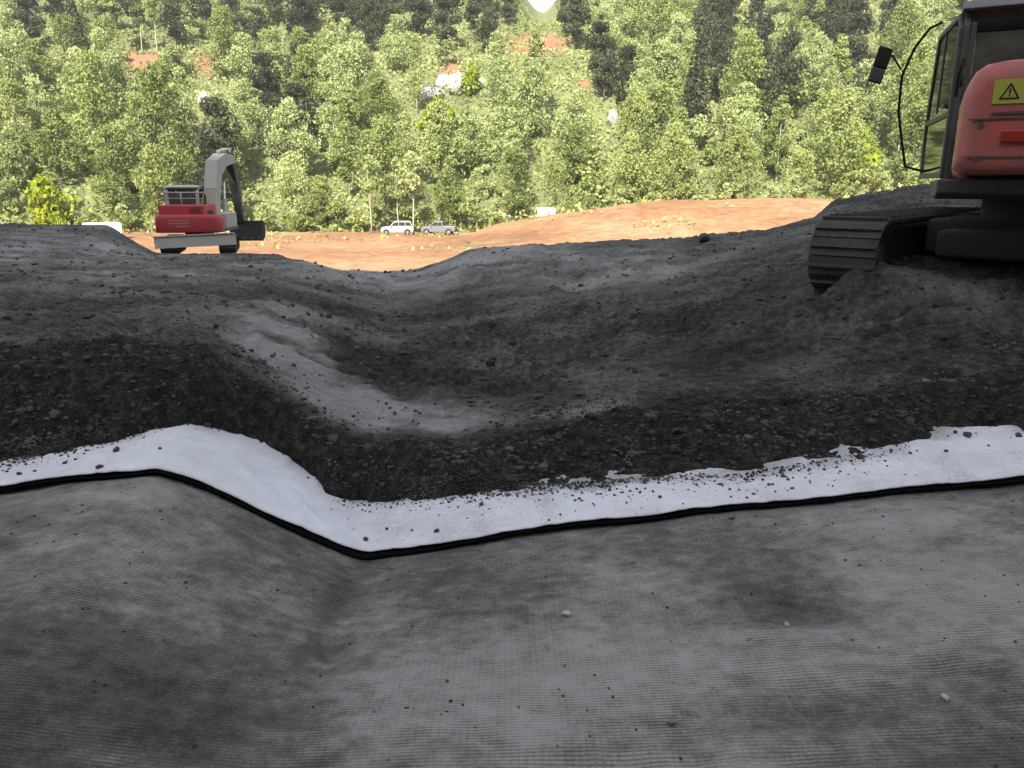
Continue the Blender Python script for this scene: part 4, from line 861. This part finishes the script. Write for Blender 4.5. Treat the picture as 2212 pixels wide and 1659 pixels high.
while Yr < 262:
    half = Yr*.70+4; nx = int(2*half/(8.8 if Yr < 160 else 10.0)); 
    for k in range(nx+1):
        x = -half+2*half*(k+.5*(row % 2))/nx+rnd.uniform(-2.8, 2.8); y = Yr+rnd.uniform(-3, 3)
        z = float(HILL(x, y)); u, v = proj((x, y, z+6)); ub, vb = proj((x, y, z)); ut, vt = proj((x, y, z+11))
        if any(a-14 < u < c+14 and vt-4 < d and vb > b for a, b, c, d in clear_px): continue
        kinds = ['mid', 'mid', 'pale', 'pale', 'mid'] if rnd.random() > .045 or v > 150 else ['dark', 'cone', 'cone']
        kd = rnd.choice(kinds); s_ = rnd.uniform(.8, 1.15)
        if any(a-8 < u < c+8 and b-25 < v < d+25 for a, b, c, d in shade_px): kd = 'dark'; s_ = rnd.uniform(.75, 1.05)
        if v < 240 and u > 1450 and rnd.random() < .25: kd = rnd.choice(['dark', 'dark', 'cone'])
        if Yr > 205 and kd in ('mid', 'pale') and rnd.random() < .6: kd = 'tall'
        elif kd in ('mid', 'pale') and rnd.random() < .16: kd = 'slim'
        if gap_px[0]-22 < u < gap_px[2]+22 and vt < 60: 
            if Yr > 215: continue
            s_ = .5
        if v > 380 and kd != 'dark': s_ *= .85
        key = kd+str(rnd.randrange({'mid': 5, 'pale': 4, 'dark': 3, 'tall': 2, 'cone': 2, 'slim': 3}[kd])); band, side = place_word(x, y, z, 10)
        lab = '%s %s the forest slope, %s' % (kname[kd], band, side)
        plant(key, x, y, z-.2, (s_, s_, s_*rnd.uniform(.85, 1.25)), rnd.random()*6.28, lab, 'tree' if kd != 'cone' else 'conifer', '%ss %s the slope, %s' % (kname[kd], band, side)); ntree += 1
    Yr += 8.6 if Yr < 170 else 10.2; row += 1
# slim pale trees at the foot of the slope
slim = [(803, 352, 493, 'leaning slim pale trunk furthest left of the row by the silver car'), (860, 390, 480, 'slim pale tree directly behind the silver car'), (893, 345, 500, 'slim pale tree between the silver car and the grey pickup'), (1030, 410, 482, 'lone slim pale tree right of the grey pickup')]
for i, (u, vt, vb, lab) in enumerate(slim):
    Y = (112, 114, 107.4, 116)[i]; b = at(u, vb, Y); t = at(u, vt, Y); z = farz(b.x, Y)
    plant('birch%d' % (i % 2), b.x, Y, z, ((t.z-z)+2.5)/12.5, i*1.3, lab, 'tree', None)
# trunks lit against the dark hollow high on the left
for i, (u, vb) in enumerate(((247, 135), (341, 125), (308, 118))):
    x, y = hit(HILL, u, vb, 150, 245); z = float(HILL(x, y)); plant('tall%d' % (i % 2), x, y, z, .95-.1*i, i*2., ('left slim pale trunk beside the bare earth patch high on the slope', 'right slim pale trunk above the bare earth patch high on the slope', 'thinnest trunk in the dark hollow high on the left slope')[i], 'tree', None)
# shrubs along the foot of the slope
for i in range(44):
    u = -60+i*52+rnd.uniform(-16, 16)
    if abs(u-1177) < 50: continue
    Y = 115.5+rnd.uniform(-2, 3); x = at(u, 470, Y).x
    z = max(farz(x, Y), float(HILL(x, Y)))-.1; key = 'bush%d' % rnd.randrange(4); band, side = place_word(x, Y, z, 3)
    plant(key, x, Y, z, rnd.uniform(.6, 1.1), rnd.random()*6.28, 'leafy shrub in the row along the foot of the forest, %s' % side, 'shrub', 'shrubs along the foot of the forest, %s' % side)
for i in range(170):
    y = 122+rnd.random()**.8*118; x = rnd.uniform(-1, 1)*(y*.70+3); z = float(HILL(x, y)); u, v = proj((x, y, z+1.5))
    if any(a-6 < u < c+6 and b-10 < v < d+30 for a, b, c, d in clear_px+[gap_px]): continue
    band, side = place_word(x, y, z, 3)
    plant('bush%d' % rnd.randrange(4), x, y, z-.2, rnd.uniform(.9, 1.7), rnd.random()*6.28, 'low leafy shrub between the trees %s the forest slope, %s' % (band, side), 'shrub', 'low shrubs %s the forest slope, %s' % (band, side))
for i, (u, v, s_, lab) in enumerate(((130, 440, 1.8, 'lime yellow shrub at far left above the grey ridge'), (950, 250, 2.1, 'lime yellow shrub just below the white rock outcrop'), (1015, 145, 1.4, 'lime yellow shrub just above the white rock outcrop'), (1405, 405, 1.4, 'lime yellow shrub above the middle of the ochre bank'), (1850, 315, 2.0, 'lime yellow shrub left of the near excavator rail'), (155, 485, .7, 'small lime shrub beside the white van roof'), (705, 390, .7, 'small lime shrub in the middle of the lower forest'))):
    a, dy, dz = ray(u, v); yy = np.linspace(112, 240, 400); g = HILL(a/dy*yy, yy)+4.5; zz = EYE+dz/dy*yy; k = int(np.argmax(g >= zz)); x, y = a/dy*yy[k], yy[k]
    hgt = max(float(HILL(x, y)), farz(x, y) if y < 118 else -99)
    plant('lime', x, y-3, float(HILL(x, y-3)) if y > 121 else farz(x, y-3), (s_, s_, s_*1.25), i, lab, 'shrub', None)
# rock outcrop
rs = np.random.default_rng(5)
for i, (u, v, r_, lab) in enumerate(((935, 205, 2.6, 'white rock outcrop, lower left block on the forest slope'), (960, 180, 2.2, 'white rock outcrop, upper left block on the forest slope'), (990, 190, 3.2, 'white rock outcrop, broad middle block on the forest slope'), (1030, 178, 2.2, 'white rock outcrop, right block on the forest slope'), (445, 215, 1.9, 'grey rock face high among the trees on the left'), (1322, 262, 1.7, 'white narrow rock among the trees right of centre'))):
    x, y = hit(HILL, u, v+10, 130, 245); o = bpy.data.objects.new('rock', stone_mesh(900+i, 1.0)); o.data.materials.append(m_rock); link(o)
    o.scale = (r_, r_*.8, r_*(.9 if i < 5 else 1.6)); o.rotation_euler = (.3, .2, i); o.location = (x, y, float(HILL(x, y))+r_*.35); tag(o, lab, 'rock')
# undergrowth
n = 70000; Y = 113+rs.random(n)**.8*130; X = rs.uniform(-1, 1, n)*(Y*.72+5); Z = HILL(X, Y); Z = np.maximum(Z, np.where(Y < 119, FAR(X, Y), -99))
f_ = Y*CP-(Z-EYE)*SP; U = 1106+F*X/f_; Vv = 829.5-F*(Y*SP+(Z-EYE)*CP)/f_; keep = np.ones(n, bool)
for (u, v, ru, rv) in bare_px: keep &= ((U-u)/ru)**2+((Vv-v)/rv)**2 > .8
keep &= ~((X > 15) & (Y < 117.5))
X, Y, Z = X[keep], Y[keep], Z[keep]; hgt = (.2+3.4*np.clip(fbm(X, Y, 7, 2, 31)+.4, 0, 1))*rs.random(len(X)); V, Fc = leaf_cloud(np.stack([X, Y, Z+hgt], 1), .75, rs)
o = bpy.data.objects.new('undergrowth', npmesh('undergrowth', V, Fc, m_leaf_mid, False, {'tone': np.repeat(np.clip(.5+fbm(X, Y, 12, 3, 37)+.3*(rs.random(len(X))-.5), 0, 1), 4)})); link(o)
tag(o, 'yellow-green brush and tall grass covering the forest slope', 'undergrowth', kind='stuff')
n = 2600; X = rs.uniform(-75, 30, n); Y = 70+rs.random(n)**.6*46; k = fbm(X, Y, 9, 3, 301) > .10; X, Y = X[k], Y[k]; Z = FAR(X, Y)+.25
V, Fc = leaf_cloud(np.stack([X, Y, Z+.2*rs.random(len(X))], 1), .5, rs); o = bpy.data.objects.new('weeds', npmesh('weeds', V, Fc, m_leaf_pale, False, {'tone': np.repeat(rs.random(len(X)), 4)})); link(o)
tag(o, 'sparse pale weeds on the ochre valley floor', 'weeds', kind='stuff')
mb = MB().box((0, 0, 130), (1500, 1500, 282)); m, n, bs = newmat('haze'); n.nodes.remove(bs)
pv = n.nodes.new('ShaderNodeVolumePrincipled'); pv.inputs['Color'].default_value = (.93, .95, .97, 1); pv.inputs['Density'].default_value = .00032; pv.inputs['Anisotropy'].default_value = .2
n.links.new(pv.outputs[0], n.nodes['Material Output'].inputs['Volume']); tag(mb.build('haze', m), kind='stuff')
print('trees', ntree)
